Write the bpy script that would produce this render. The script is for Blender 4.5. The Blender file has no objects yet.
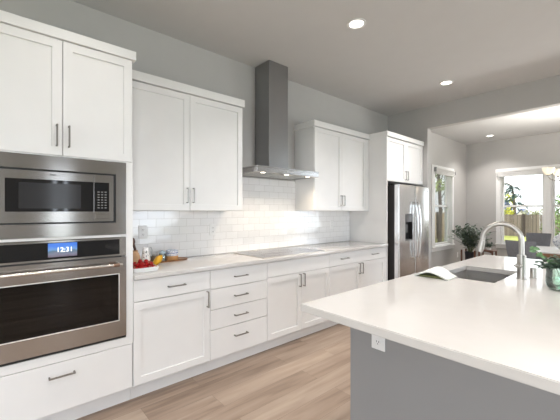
import bpy, bmesh, math, random
from mathutils import Vector, Matrix, Euler

sc = bpy.context.scene
COL = sc.collection
PI = math.pi

# ------------------------------------------------------------------ camera
cd = bpy.data.cameras.new('camera')
cd.sensor_width = 36.0
cd.lens = 325.0 / 560.0 * 36.0
cd.clip_start = 0.02
cd.clip_end = 300
cam = bpy.data.objects.new('camera', cd)
COL.objects.link(cam)
cam.location = (3.05, 0.0, 1.37)
cam.rotation_euler = (PI / 2, 0, math.radians(48.55))
cd.shift_y = 1.0 / 560.0
sc.camera = cam

# ------------------------------------------------------------------ world, sun, window fill lamps, exposure
sc.view_settings.view_transform = 'Standard'
sc.view_settings.look = 'None'
sc.view_settings.gamma = 1.0
sc.view_settings.exposure = 0.22
sc.cycles.use_denoising = True
sc.cycles.max_bounces = 12
sc.cycles.diffuse_bounces = 6
sc.cycles.sample_clamp_indirect = 6.0

wd = bpy.data.worlds.new('sky')
sc.world = wd
wd.use_nodes = True
bg = wd.node_tree.nodes['Background']
bg.inputs['Color'].default_value = (0.93, 0.97, 1.0, 1)
bg.inputs['Strength'].default_value = 2.4

sd = bpy.data.lights.new('sun', 'SUN')
sd.energy = 4.5
sd.angle = math.radians(2.0)
sd.color = (1.0, 0.93, 0.82)
sun = bpy.data.objects.new('sun', sd)
COL.objects.link(sun)
sun.rotation_euler = Vector((-.45, .60, -.70)).to_track_quat('-Z', 'Y').to_euler()


def window_fill(loc, rot, sx, sy, power, color=(0.77, 0.87, 1.0)):
    """area lamp added outside a window opening, standing in for daylight"""
    ld = bpy.data.lights.new('window_fill_lamp', 'AREA')
    ld.shape = 'RECTANGLE'
    ld.size, ld.size_y = sx, sy
    ld.energy = power
    ld.color = color
    o = bpy.data.objects.new('window_fill_lamp', ld)
    COL.objects.link(o)
    o.location = loc
    o.rotation_euler = rot
    return o


# unseen glazing: wide windows, rear door added as fill; dining door read from reflections
WR = 7.2      # right wall
YB = -3.0     # wall behind the camera
WIN_R = [(-2.6, -0.4), (0.98, 1.36), (3.0, 4.8)]  # wide ones added for fill, narrow one read from steel reflections
TILT = math.radians(62)      # fill lamps aimed down, as sky light would fall
window_fill((WR + 0.60, -1.5, 1.55), (0, TILT, 0), 1.9, 2.0, 88)
window_fill((WR + 0.22, 1.17, 1.40), (0, math.radians(85), 0), 1.9, 0.5, 17)
window_fill((WR + 0.60, 3.9, 1.55), (0, TILT, 0), 1.9, 1.6, 80)
window_fill((3.4, YB - 0.60, 1.5), (TILT, 0, 0), 2.3, 2.1, 55)
window_fill((5.95, 9.25, 1.25), (-math.radians(85), 0, 0), 2.1, 2.2, 95)

# ------------------------------------------------------------------ materials
def newmat(name):
    m = bpy.data.materials.new(name)
    m.use_nodes = True
    nt = m.node_tree
    return m, nt, nt.nodes['Principled BSDF']


def ramp(nt, stops):
    r = nt.nodes.new('ShaderNodeValToRGB')
    e = r.color_ramp.elements
    while len(e) < len(stops):
        e.new(0.5)
    for i, (p, c) in enumerate(stops):
        e[i].position = p
        e[i].color = (*c, 1)
    return r


def coords(nt, scale=(1, 1, 1), swap=None):
    tc = nt.nodes.new('ShaderNodeTexCoord')
    out = tc.outputs['Object']
    if swap:
        s = nt.nodes.new('ShaderNodeSeparateXYZ')
        c = nt.nodes.new('ShaderNodeCombineXYZ')
        nt.links.new(out, s.inputs[0])
        for i, ax in enumerate(swap):
            nt.links.new(s.outputs[ax], c.inputs[i])
        out = c.outputs[0]
    mp = nt.nodes.new('ShaderNodeMapping')
    mp.inputs['Scale'].default_value = scale
    nt.links.new(out, mp.inputs['Vector'])
    return mp.outputs[0]


def simple(name, col, rough=0.5, metal=0.0, noise=0.04, nscale=6.0, bump=0.0, spec=0.5, bscale=None, stretch=(1, 1, 1)):
    """principled material with a slight procedural tone variation"""
    m, nt, p = newmat(name)
    v = coords(nt, stretch)
    n = nt.nodes.new('ShaderNodeTexNoise')
    n.inputs['Scale'].default_value = nscale
    n.inputs['Detail'].default_value = 3
    nt.links.new(v, n.inputs['Vector'])
    lo = tuple(max(0, c * (1 - noise)) for c in col)
    hi = tuple(min(1, c * (1 + noise)) for c in col)
    r = ramp(nt, [(0.3, lo), (0.7, hi)])
    nt.links.new(n.outputs['Fac'], r.inputs['Fac'])
    nt.links.new(r.outputs['Color'], p.inputs['Base Color'])
    p.inputs['Roughness'].default_value = rough
    p.inputs['Metallic'].default_value = metal
    p.inputs['Specular IOR Level'].default_value = spec
    if bump:
        n2 = nt.nodes.new('ShaderNodeTexNoise')
        n2.inputs['Scale'].default_value = bscale or nscale * 8
        nt.links.new(v, n2.inputs['Vector'])
        b = nt.nodes.new('ShaderNodeBump')
        b.inputs['Strength'].default_value = bump
        b.inputs['Distance'].default_value = 0.004
        nt.links.new(n2.outputs['Fac'], b.inputs['Height'])
        nt.links.new(b.outputs['Normal'], p.inputs['Normal'])
    return m


def emit(name, col, strength):
    m, nt, p = newmat(name)
    p.inputs['Base Color'].default_value = (*col, 1)
    p.inputs['Emission Color'].default_value = (*col, 1)
    p.inputs['Emission Strength'].default_value = strength
    return m


def pane_glass(name, tint=(1, 1, 1), refl=0.06, rough=0.0):
    m, nt, p = newmat(name)
    nt.nodes.remove(p)
    t = nt.nodes.new('ShaderNodeBsdfTransparent')
    t.inputs['Color'].default_value = (*tint, 1)
    g = nt.nodes.new('ShaderNodeBsdfGlossy')
    g.inputs['Roughness'].default_value = rough
    fr = nt.nodes.new('ShaderNodeFresnel')
    fr.inputs['IOR'].default_value = 1.45
    mul = nt.nodes.new('ShaderNodeMath')
    mul.operation = 'MULTIPLY_ADD'
    mul.inputs[1].default_value = 0.8
    mul.inputs[2].default_value = refl - 0.03
    mul.use_clamp = True
    nt.links.new(fr.outputs[0], mul.inputs[0])
    mx = nt.nodes.new('ShaderNodeMixShader')
    nt.links.new(mul.outputs[0], mx.inputs[0])
    nt.links.new(t.outputs[0], mx.inputs[1])
    nt.links.new(g.outputs[0], mx.inputs[2])
    nt.links.new(mx.outputs[0], nt.nodes['Material Output'].inputs['Surface'])
    return m


def brushed(name, col, rough=0.3, aniso=0.7, rot=0.25, stretch=(1, 1, 60)):
    m, nt, p = newmat(name)
    p.inputs['Metallic'].default_value = 1.0
    v = coords(nt, stretch)
    n = nt.nodes.new('ShaderNodeTexNoise')
    n.inputs['Scale'].default_value = 12
    n.inputs['Detail'].default_value = 4
    nt.links.new(v, n.inputs['Vector'])
    r = ramp(nt, [(0.3, tuple(c * 0.98 for c in col)), (0.7, tuple(min(1, c * 1.02) for c in col))])
    nt.links.new(n.outputs['Fac'], r.inputs['Fac'])
    nt.links.new(r.outputs['Color'], p.inputs['Base Color'])
    p.inputs['Roughness'].default_value = rough
    p.inputs['Anisotropic'].default_value = aniso
    p.inputs['Anisotropic Rotation'].default_value = rot
    t = nt.nodes.new('ShaderNodeTangent')
    t.direction_type = 'RADIAL'
    t.axis = 'Z'
    nt.links.new(t.outputs[0], p.inputs['Tangent'])
    return m


def tile_mat():
    m, nt, p = newmat('white_subway_tile')
    v = coords(nt, (1, 1, 1), (1, 2, 0))
    b = nt.nodes.new('ShaderNodeTexBrick')
    b.inputs['Scale'].default_value = 1.0
    b.inputs['Brick Width'].default_value = 0.152
    b.inputs['Row Height'].default_value = 0.0762
    b.inputs['Mortar Size'].default_value = 0.0016
    b.inputs['Mortar Smooth'].default_value = 0.3
    b.inputs['Color1'].default_value = (0, 0, 0, 1)
    b.inputs['Color2'].default_value = (1, 1, 1, 1)
    b.inputs['Mortar'].default_value = (0.5, 0.5, 0.5, 1)
    nt.links.new(v, b.inputs['Vector'])
    body = ramp(nt, [(0.0, (0.825, 0.82, 0.815)), (1.0, (0.85, 0.845, 0.84))])
    nt.links.new(b.outputs['Color'], body.inputs['Fac'])
    mx = nt.nodes.new('ShaderNodeMix')
    mx.data_type = 'RGBA'
    nt.links.new(b.outputs['Fac'], mx.inputs['Factor'])
    nt.links.new(body.outputs['Color'], mx.inputs[6])
    mx.inputs[7].default_value = (0.60, 0.59, 0.57, 1)
    nt.links.new(mx.outputs[2], p.inputs['Base Color'])
    p.inputs['Roughness'].default_value = 0.09
    # each tile sits at a very slightly different tilt
    sub = nt.nodes.new('ShaderNodeMath'); sub.operation = 'SUBTRACT'; sub.inputs[1].default_value = 0.5
    nt.links.new(b.outputs['Color'], sub.inputs[0])
    my = nt.nodes.new('ShaderNodeMath'); my.operation = 'MULTIPLY'; my.inputs[1].default_value = 0.035
    mz = nt.nodes.new('ShaderNodeMath'); mz.operation = 'MULTIPLY'; mz.inputs[1].default_value = 0.02
    nt.links.new(sub.outputs[0], my.inputs[0]); nt.links.new(sub.outputs[0], mz.inputs[0])
    cx = nt.nodes.new('ShaderNodeCombineXYZ')
    nt.links.new(my.outputs[0], cx.inputs[1]); nt.links.new(mz.outputs[0], cx.inputs[2])
    bp = nt.nodes.new('ShaderNodeBump')
    bp.invert = True
    bp.inputs['Strength'].default_value = 0.4
    bp.inputs['Distance'].default_value = 0.002
    nt.links.new(b.outputs['Fac'], bp.inputs['Height'])
    ad = nt.nodes.new('ShaderNodeVectorMath'); ad.operation = 'ADD'
    nt.links.new(bp.outputs['Normal'], ad.inputs[0]); nt.links.new(cx.outputs[0], ad.inputs[1])
    no = nt.nodes.new('ShaderNodeVectorMath'); no.operation = 'NORMALIZE'
    nt.links.new(ad.outputs[0], no.inputs[0])
    nt.links.new(no.outputs[0], p.inputs['Normal'])
    return m


def floor_mat():
    m, nt, p = newmat('oak_plank_floor')
    v = coords(nt, (1, 1, 1), (1, 0, 2))
    b = nt.nodes.new('ShaderNodeTexBrick')
    b.offset = 0.37
    b.inputs['Scale'].default_value = 1.0
    b.inputs['Brick Width'].default_value = 1.22
    b.inputs['Row Height'].default_value = 0.18
    b.inputs['Mortar Size'].default_value = 0.0011
    b.inputs['Mortar Smooth'].default_value = 0.2
    b.inputs['Color1'].default_value = (0, 0, 0, 1)
    b.inputs['Color2'].default_value = (1, 1, 1, 1)
    b.inputs['Mortar'].default_value = (0.4, 0.4, 0.4, 1)
    nt.links.new(v, b.inputs['Vector'])
    # grain: noise stretched along the plank, shifted per plank
    mul = nt.nodes.new('ShaderNodeVectorMath'); mul.operation = 'MULTIPLY_ADD'
    mul.inputs[1].default_value = (0.9, 9.0, 1.0)
    cx = nt.nodes.new('ShaderNodeCombineXYZ')
    sc_ = nt.nodes.new('ShaderNodeMath'); sc_.operation = 'MULTIPLY'; sc_.inputs[1].default_value = 37.0
    nt.links.new(b.outputs['Color'], sc_.inputs[0])
    nt.links.new(sc_.outputs[0], cx.inputs[2])
    nt.links.new(v, mul.inputs[0]); nt.links.new(cx.outputs[0], mul.inputs[2])
    n = nt.nodes.new('ShaderNodeTexNoise')
    n.inputs['Scale'].default_value = 1.6
    n.inputs['Detail'].default_value = 6
    n.inputs['Distortion'].default_value = 0.6
    nt.links.new(mul.outputs[0], n.inputs['Vector'])
    mixf = nt.nodes.new('ShaderNodeMath'); mixf.operation = 'MULTIPLY_ADD'
    mixf.inputs[1].default_value = 0.28
    nt.links.new(b.outputs['Color'], mixf.inputs[0])
    nt.links.new(n.outputs['Fac'], mixf.inputs[2])
    r = ramp(nt, [(0.32, (0.165, 0.115, 0.082)), (0.55, (0.285, 0.210, 0.158)), (0.9, (0.40, 0.315, 0.245))])
    nt.links.new(mixf.outputs[0], r.inputs['Fac'])
    mx = nt.nodes.new('ShaderNodeMix'); mx.data_type = 'RGBA'
    nt.links.new(b.outputs['Fac'], mx.inputs['Factor'])
    nt.links.new(r.outputs['Color'], mx.inputs[6])
    mx.inputs[7].default_value = (0.16, 0.11, 0.08, 1)
    nt.links.new(mx.outputs[2], p.inputs['Base Color'])
    p.inputs['Roughness'].default_value = 0.42
    bp = nt.nodes.new('ShaderNodeBump'); bp.invert = True
    bp.inputs['Strength'].default_value = 0.3; bp.inputs['Distance'].default_value = 0.002
    nt.links.new(b.outputs['Fac'], bp.inputs['Height'])
    nt.links.new(bp.outputs['Normal'], p.inputs['Normal'])
    return m


def boards_mat(name, c0, c1, axis, width):
    """upright boards, each with its own tone"""
    m, nt, p = newmat(name)
    v = coords(nt, (1, 1, 1), (2, axis, 2))
    b = nt.nodes.new('ShaderNodeTexBrick')
    b.inputs['Scale'].default_value = 1.0
    b.inputs['Brick Width'].default_value = 6.0
    b.inputs['Row Height'].default_value = width
    b.inputs['Mortar Size'].default_value = 0.012
    b.inputs['Color1'].default_value = (*c0, 1)
    b.inputs['Color2'].default_value = (*c1, 1)
    b.inputs['Mortar'].default_value = (c0[0] * 0.3, c0[1] * 0.3, c0[2] * 0.3, 1)
    nt.links.new(v, b.inputs['Vector'])
    nt.links.new(b.outputs['Color'], p.inputs['Base Color'])
    p.inputs['Roughness'].default_value = 0.85
    return m


def band_mat(name, stops, z0, z1, rough=0.3, swirl=None):
    """colour bands by height above the thing's base"""
    m, nt, p = newmat(name)
    tc = nt.nodes.new('ShaderNodeTexCoord')
    s = nt.nodes.new('ShaderNodeSeparateXYZ')
    nt.links.new(tc.outputs['Object'], s.inputs[0])
    mr = nt.nodes.new('ShaderNodeMapRange')
    mr.inputs['From Min'].default_value = z0
    mr.inputs['From Max'].default_value = z1
    nt.links.new(s.outputs['Z'], mr.inputs['Value'])
    r = ramp(nt, stops)
    r.color_ramp.interpolation = 'CONSTANT'
    nt.links.new(mr.outputs[0], r.inputs['Fac'])
    out = r.outputs['Color']
    if swirl:
        n = nt.nodes.new('ShaderNodeTexNoise')
        n.inputs['Scale'].default_value = swirl[0]
        n.inputs['Detail'].default_value = 1
        n.inputs['Distortion'].default_value = 1.5
        nt.links.new(tc.outputs['Object'], n.inputs['Vector'])
        rr = ramp(nt, [(0, (0, 0, 0)), (swirl[1], (0, 0, 0)), (swirl[1] + 0.03, (1, 1, 1)), (swirl[2], (1, 1, 1)), (swirl[2] + 0.03, (0, 0, 0))])
        nt.links.new(n.outputs['Fac'], rr.inputs['Fac'])
        mx = nt.nodes.new('ShaderNodeMix'); mx.data_type = 'RGBA'
        nt.links.new(rr.outputs['Color'], mx.inputs['Factor'])
        nt.links.new(out, mx.inputs[6])
        mx.inputs[7].default_value = (*swirl[3], 1)
        out = mx.outputs[2]
    nt.links.new(out, p.inputs['Base Color'])
    p.inputs['Roughness'].default_value = rough
    return m


def screen_mat(y0, y1, z0, z1):
    """lit oven display showing a mountain landscape under a blue sky"""
    m, nt, p = newmat('oven_screen')
    tc = nt.nodes.new('ShaderNodeTexCoord')
    s = nt.nodes.new('ShaderNodeSeparateXYZ')
    nt.links.new(tc.outputs['Object'], s.inputs[0])
    mr = nt.nodes.new('ShaderNodeMapRange')
    mr.inputs['From Min'].default_value = z0
    mr.inputs['From Max'].default_value = z1
    nt.links.new(s.outputs['Z'], mr.inputs['Value'])
    n = nt.nodes.new('ShaderNodeTexNoise')
    n.inputs['Scale'].default_value = 28
    n.inputs['Detail'].default_value = 4
    nt.links.new(tc.outputs['Object'], n.inputs['Vector'])
    ma = nt.nodes.new('ShaderNodeMath'); ma.operation = 'MULTIPLY_ADD'
    ma.inputs[1].default_value = 0.42
    nt.links.new(n.outputs['Fac'], ma.inputs[0])
    nt.links.new(mr.outputs[0], ma.inputs[2])
    r = ramp(nt, [(0.18, (0.16, 0.12, 0.16)), (0.42, (0.22, 0.22, 0.30)), (0.62, (0.12, 0.20, 0.28)),
                  (0.74, (0.16, 0.34, 0.68)), (1.0, (0.06, 0.22, 0.80))])
    nt.links.new(ma.outputs[0], r.inputs['Fac'])
    nt.links.new(r.outputs['Color'], p.inputs['Emission Color'])
    p.inputs['Base Color'].default_value = (0.01, 0.01, 0.01, 1)
    p.inputs['Emission Strength'].default_value = 0.9
    p.inputs['Roughness'].default_value = 0.15
    return m


M = {}
M['wall'] = simple('warm_grey_wall_paint', (0.47, 0.46, 0.445), 0.75, noise=0.012, bump=0.05, bscale=180)
M['wall_dining'] = M['wall']
M['ceiling'] = simple('ceiling_paint', (0.585, 0.58, 0.575), 0.85, noise=0.01, bump=0.08, bscale=90)
M['trim'] = simple('white_trim_paint', (0.80, 0.80, 0.79), 0.4, noise=0.01)
M['cab'] = simple('white_cabinet_paint', (0.78, 0.775, 0.765), 0.38, noise=0.012)
M['gap'] = simple('cabinet_interior', (0.55, 0.54, 0.52), 0.6)
M['quartz'] = simple('pale_quartz', (0.60, 0.58, 0.555), 0.07, noise=0.012, nscale=9)
M['panel'] = simple('grey_island_paint', (0.30, 0.298, 0.298), 0.55, noise=0.01)
M['tile'] = tile_mat()
M['floor'] = floor_mat()
M['steel'] = brushed('brushed_stainless', (0.50, 0.485, 0.47), 0.16, 0.6)
M['steel_hood'] = brushed('hood_stainless', (0.34, 0.34, 0.34), 0.30, 0.5)
M['steel_v'] = brushed('fridge_stainless', (0.84, 0.845, 0.85), 0.20, 0.3)
M['sink'] = simple('sink_stainless', (0.82, 0.80, 0.78), 0.35, 0.45, noise=.03)
M['nickel'] = simple('satin_nickel', (0.50, 0.475, 0.44), 0.36, 1.0, noise=0.03)
M['pull'] = simple('pull_nickel', (0.30, 0.285, 0.265), 0.32, 1.0, noise=0.03)
M['bronze'] = simple('bronze_end', (0.30, 0.20, 0.15), 0.35, 1.0)
M['blackglass'] = simple('black_glass', (0.012, 0.012, 0.013), 0.05, noise=0.02)
M['ovenglass'] = pane_glass('oven_door_glass', (0.22, 0.22, 0.225), 0.055)
M['black'] = simple('black_plastic', (0.015, 0.015, 0.015), 0.4)
M['cavity'] = simple('dark_enamel', (0.10, 0.10, 0.105), 0.5)
M['chrome_rack'] = simple('rack_wire', (0.8, 0.8, 0.8), 0.2, 1.0)
M['darkgrey'] = simple('charcoal_paint', (0.045, 0.042, 0.04), 0.4)
M['ceram'] = simple('white_ceramic', (0.82, 0.82, 0.80), 0.15)
M['plastic_w'] = simple('white_plastic', (0.80, 0.80, 0.79), 0.3)
M['slot'] = simple('dark_slot', (0.06, 0.06, 0.06), 0.6)
M['wood'] = simple('walnut', (0.23, 0.11, 0.055), 0.4, noise=0.3, nscale=9, stretch=(8, 1, 1))
M['wood_tray'] = simple('acacia_wood', (0.27, 0.125, 0.05), 0.4, noise=0.35, nscale=12, stretch=(6, 1, 6))
M['wood_red'] = simple('reddish_stand_wood', (0.15, 0.065, 0.038), 0.4, noise=0.25, nscale=9)
M['tan'] = simple('tan_stoneware', (0.52, 0.31, 0.16), 0.5, noise=0.12, nscale=20)
M['darkwood'] = simple('dark_spoon_wood', (0.07, 0.03, 0.02), 0.5, noise=0.2)
M['red'] = simple('red_fruit', (0.36, 0.006, 0.006), 0.12, noise=0.2, nscale=30)
M['yellow'] = simple('yellow_fruit', (0.80, 0.42, 0.02), 0.35, noise=0.12, nscale=15)
M['glass'] = pane_glass('clear_window_glass', (0.97, 0.985, 0.98), 0.05)
M['jarglass'] = pane_glass('jar_glass', (0.86, 0.92, 0.93), 0.12)
M['greenglass'] = pane_glass('green_vase_glass', (0.86, 0.94, 0.89), 0.10)
M['water'] = pane_glass('vase_water', (0.86, 0.95, 0.90), 0.05)
M['leaf'] = simple('eucalyptus_leaf', (0.085, 0.135, 0.095), 0.5, noise=0.35, nscale=25)
M['leaf_l'] = simple('fresh_leaf', (0.14, 0.27, 0.12), 0.5, noise=0.3, nscale=25)
M['leaf_d'] = simple('dark_sage_leaf', (0.12, 0.155, 0.12), 0.5, noise=0.4, nscale=20)
M['stem'] = simple('stem', (0.12, 0.15, 0.07), 0.6)
M['fabric'] = simple('charcoal_upholstery', (0.20, 0.205, 0.225), 0.9, noise=0.15, nscale=60, bump=0.3, bscale=300)
M['tabletop'] = simple('pale_table_runner', (0.62, 0.61, 0.60), 0.3, noise=0.03)
M['shade'] = simple('frosted_shade_glass', (0.92, 0.90, 0.86), 0.35)
_nt = M['shade'].node_tree
_tr = _nt.nodes.new('ShaderNodeBsdfTranslucent')
_tr.inputs['Color'].default_value = (0.95, 0.90, 0.82, 1)
_ms = _nt.nodes.new('ShaderNodeMixShader')
_ms.inputs[0].default_value = 0.5
_nt.links.new(_nt.nodes['Principled BSDF'].outputs[0], _ms.inputs[1])
_nt.links.new(_tr.outputs[0], _ms.inputs[2])
_nt.links.new(_ms.outputs[0], _nt.nodes['Material Output'].inputs['Surface'])
M['blind'] = simple('grey_white_blind', (0.66, 0.655, 0.64), 0.7, noise=0.03)
M['bracket'] = simple('grey_bracket', (0.30, 0.30, 0.30), 0.5)
M['towel'] = simple('white_dish_towel', (0.78, 0.79, 0.74), 0.9, noise=0.04, nscale=40, bump=0.3, bscale=260)
M['olive'] = simple('olive_cloth', (0.18, 0.19, 0.08), 0.9, noise=0.25, nscale=40)
M['lamp'] = emit('downlight_diffuser', (1.0, 0.95, 0.87), 4.0)
M['hoodlamp'] = emit('hood_lamp_lens', (1.0, 0.93, 0.80), 6.0)
M['grass'] = simple('lawn', (0.27, 0.29, 0.07), 0.9, noise=0.25, nscale=3)
M['fence'] = boards_mat('weathered_fence', (0.105, 0.084, 0.072), (0.165, 0.135, 0.115), 0, 0.22)
M['fence_side'] = boards_mat('tan_fence', (0.56, 0.43, 0.28), (0.70, 0.55, 0.37), 1, 0.22)
M['post'] = simple('dark_post', (0.03, 0.02, 0.017), 0.8)
M['needle'] = simple('blue_green_needles', (0.035, 0.075, 0.062), 0.8, noise=0.4, nscale=3)
M['bark'] = simple('bark', (0.09, 0.07, 0.055), 0.9, noise=0.3, nscale=12)
M['bush_y'] = simple('yellow_green_foliage', (0.50, 0.50, 0.07), 0.8, noise=0.35, nscale=4)
M['bush_g'] = simple('green_foliage', (0.15, 0.24, 0.07), 0.8, noise=0.4, nscale=4)
M['bush_o'] = simple('olive_foliage', (0.30, 0.31, 0.20), 0.8, noise=0.35, nscale=3)
M['lime'] = simple('lime_leaves', (0.36, 0.50, 0.07), 0.8, noise=0.3, nscale=6)
M['roofblue'] = simple('blue_grey_roof', (0.10, 0.12, 0.22), 0.8, noise=0.1)
M['siding'] = simple('pale_siding', (0.70, 0.66, 0.60), 0.8, noise=0.05)
M['screen'] = None


# ------------------------------------------------------------------ mesh helpers
class MB:
    def __init__(self):
        self.bm = bmesh.new()

    def _merge(self, b, mi=0):
        bmesh.ops.recalc_face_normals(b, faces=b.faces)
        for f in b.faces:
            f.material_index = mi
        me = bpy.data.meshes.new('tmp')
        b.to_mesh(me)
        b.free()
        self.bm.from_mesh(me)
        bpy.data.meshes.remove(me)
        return self

    def box(self, x0, x1, y0, y1, z0, z1, bev=0.0, seg=1, mi=0):
        b = bmesh.new()
        bmesh.ops.create_cube(b, size=1.0)
        for v in b.verts:
            v.co = Vector(((x0 + x1) / 2 + v.co.x * (x1 - x0), (y0 + y1) / 2 + v.co.y * (y1 - y0), (z0 + z1) / 2 + v.co.z * (z1 - z0)))
        if bev:
            bmesh.ops.bevel(b, geom=list(b.edges), offset=bev, segments=seg, affect='EDGES', profile=0.6)
        return self._merge(b, mi)

    def prism(self, pts, axis, a, c, bev=0.0, mi=0):
        """polygon pts in the two other axes (in order x,y,z without axis) extruded from a to c along axis"""
        b = bmesh.new()
        def mk(p, t):
            q = list(p)
            q.insert(axis, t)
            return b.verts.new(q)
        lo = [mk(p, a) for p in pts]
        hi = [mk(p, c) for p in pts]
        b.faces.new(lo)
        b.faces.new(hi[::-1])
        n = len(pts)
        for i in range(n):
            b.faces.new((lo[i], lo[(i + 1) % n], hi[(i + 1) % n], hi[i]))
        if bev:
            bmesh.ops.bevel(b, geom=list(b.edges), offset=bev, segments=1, affect='EDGES')
        return self._merge(b, mi)

    def cyl(self, p0, p1, r0, r1=None, seg=20, caps=True, bev=0.0, mi=0):
        r1 = r0 if r1 is None else r1
        p0, p1 = Vector(p0), Vector(p1)
        d = p1 - p0
        b = bmesh.new()
        bmesh.ops.create_cone(b, cap_ends=caps, segments=seg, radius1=r0, radius2=r1, depth=d.length)
        rot = d.to_track_quat('Z', 'Y').to_matrix().to_4x4()
        bmesh.ops.transform(b, matrix=Matrix.Translation((p0 + p1) / 2) @ rot, verts=b.verts)
        if bev:
            es = [e for e in b.edges if len(e.link_faces) == 2 and e.calc_face_angle() > 1.0]
            bmesh.ops.bevel(b, geom=es, offset=bev, segments=2, affect='EDGES')
        return self._merge(b, mi)

    def tube(self, pts, r, seg=12, mi=0, radii=None):
        pts = [Vector(p) for p in pts]
        b = bmesh.new()
        rings = []
        up = None
        for i, p in enumerate(pts):
            t = (pts[min(i + 1, len(pts) - 1)] - pts[max(i - 1, 0)]).normalized()
            if up is None:
                up = Vector((0, 0, 1)) if abs(t.z) < 0.9 else Vector((0, 1, 0))
            s = t.cross(up).normalized()
            up = s.cross(t).normalized()
            rr = radii[i] if radii else r
            rings.append([b.verts.new(p + (s * math.cos(a) + up * math.sin(a)) * rr) for a in [2 * PI * k / seg for k in range(seg)]])
        for i in range(len(rings) - 1):
            for k in range(seg):
                b.faces.new((rings[i][k], rings[i][(k + 1) % seg], rings[i + 1][(k + 1) % seg], rings[i + 1][k]))
        b.faces.new(rings[0][::-1])
        b.faces.new(rings[-1])
        return self._merge(b, mi)

    def lathe(self, prof, c=(0, 0, 0), seg=28, mi=0, close=True):
        b = bmesh.new()
        rings = []
        for r, z in prof:
            if r < 1e-5:
                rings.append([b.verts.new((c[0], c[1], c[2] + z))])
            else:
                rings.append([b.verts.new((c[0] + r * math.cos(2 * PI * k / seg), c[1] + r * math.sin(2 * PI * k / seg), c[2] + z)) for k in range(seg)])
        for i in range(len(rings) - 1):
            A, B = rings[i], rings[i + 1]
            for k in range(seg):
                k2 = (k + 1) % seg
                if len(A) == 1 and len(B) == 1:
                    continue
                if len(A) == 1:
                    b.faces.new((A[0], B[k], B[k2]))
                elif len(B) == 1:
                    b.faces.new((A[k], A[k2], B[0]))
                else:
                    b.faces.new((A[k], A[k2], B[k2], B[k]))
        return self._merge(b, mi)

    def ball(self, c, r, seg=14, squash=(1, 1, 1), rot=None, mi=0):
        b = bmesh.new()
        bmesh.ops.create_uvsphere(b, u_segments=seg, v_segments=max(6, seg * 2 // 3), radius=1)
        m = Matrix.Translation(c) @ (rot.to_matrix().to_4x4() if rot else Matrix()) @ Matrix.Diagonal((r * squash[0], r * squash[1], r * squash[2], 1))
        bmesh.ops.transform(b, matrix=m, verts=b.verts)
        return self._merge(b, mi)

    def leaf(self, p, d, n, L, W, fold=0.15, mi=0):
        p, d, n = Vector(p), Vector(d).normalized(), Vector(n)
        s = d.cross(n)
        if s.length < 1e-4:
            s = d.cross(Vector((0, 0, 1)) + Vector((0.1, 0.2, 0)))
        s.normalize()
        n = s.cross(d).normalized()
        bm = self.bm
        v = [bm.verts.new(q) for q in (p, p + d * L * 0.35 + s * W / 2 + n * W * fold, p + d * L * 0.75 + s * W * 0.38 + n * W * fold * .6, p + d * L - n * L * .08,
                                       p + d * L * 0.75 - s * W * 0.38 + n * W * fold * .6, p + d * L * 0.35 - s * W / 2 + n * W * fold, p + d * L * 0.55)]
        for f in ((0, 1, 6), (1, 2, 6), (2, 3, 6), (3, 4, 6), (4, 5, 6), (5, 0, 6)):
            fc = bm.faces.new([v[i] for i in f])
            fc.material_index = mi
        return self

    def build(self, name, mats, parent=None, origin=None, smooth=35):
        """link as one object.  parent given: child in the frame of its thing.  origin: base point of a top-level mesh."""
        me = bpy.data.meshes.new(name)
        if origin is None and parent is not None:
            origin = parent['_o'] if '_o' in parent else (0, 0, 0)
        origin = Vector(origin or (0, 0, 0))
        if origin.length:
            bmesh.ops.translate(self.bm, vec=-origin, verts=self.bm.verts)
        self.bm.to_mesh(me)
        self.bm.free()
        for m in (mats if isinstance(mats, (list, tuple)) else [mats]):
            me.materials.append(m)
        if smooth:
            for p in me.polygons:
                p.use_smooth = True
            me.set_sharp_from_angle(angle=math.radians(smooth))
        o = bpy.data.objects.new(name, me)
        COL.objects.link(o)
        o['_o'] = list(origin)
        if parent is not None:
            o.parent = parent
        else:
            o.location = origin
        return o


def tag(o, label, cat, group=None, kind=None):
    o['label'] = label
    o['category'] = cat
    if group:
        o['group'] = group
    if kind:
        o['kind'] = kind
    return o


def thing(name, label, cat, loc, group=None, kind=None):
    o = bpy.data.objects.new(name, None)
    o.empty_display_size = 0.1
    COL.objects.link(o)
    o.location = loc
    o['_o'] = list(loc)
    return tag(o, label, cat, group, kind)


def copy_tree(o, parent=None):
    c = o.copy()
    COL.objects.link(c)
    if parent is not None:
        c.parent = parent
    for ch in list(o.children):
        copy_tree(ch, c)
    return c


def struct(mb, name, mat, label, cat, **k):
    o = mb.build(name, mat, **k)
    return tag(o, label, cat, kind='structure')


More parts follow.
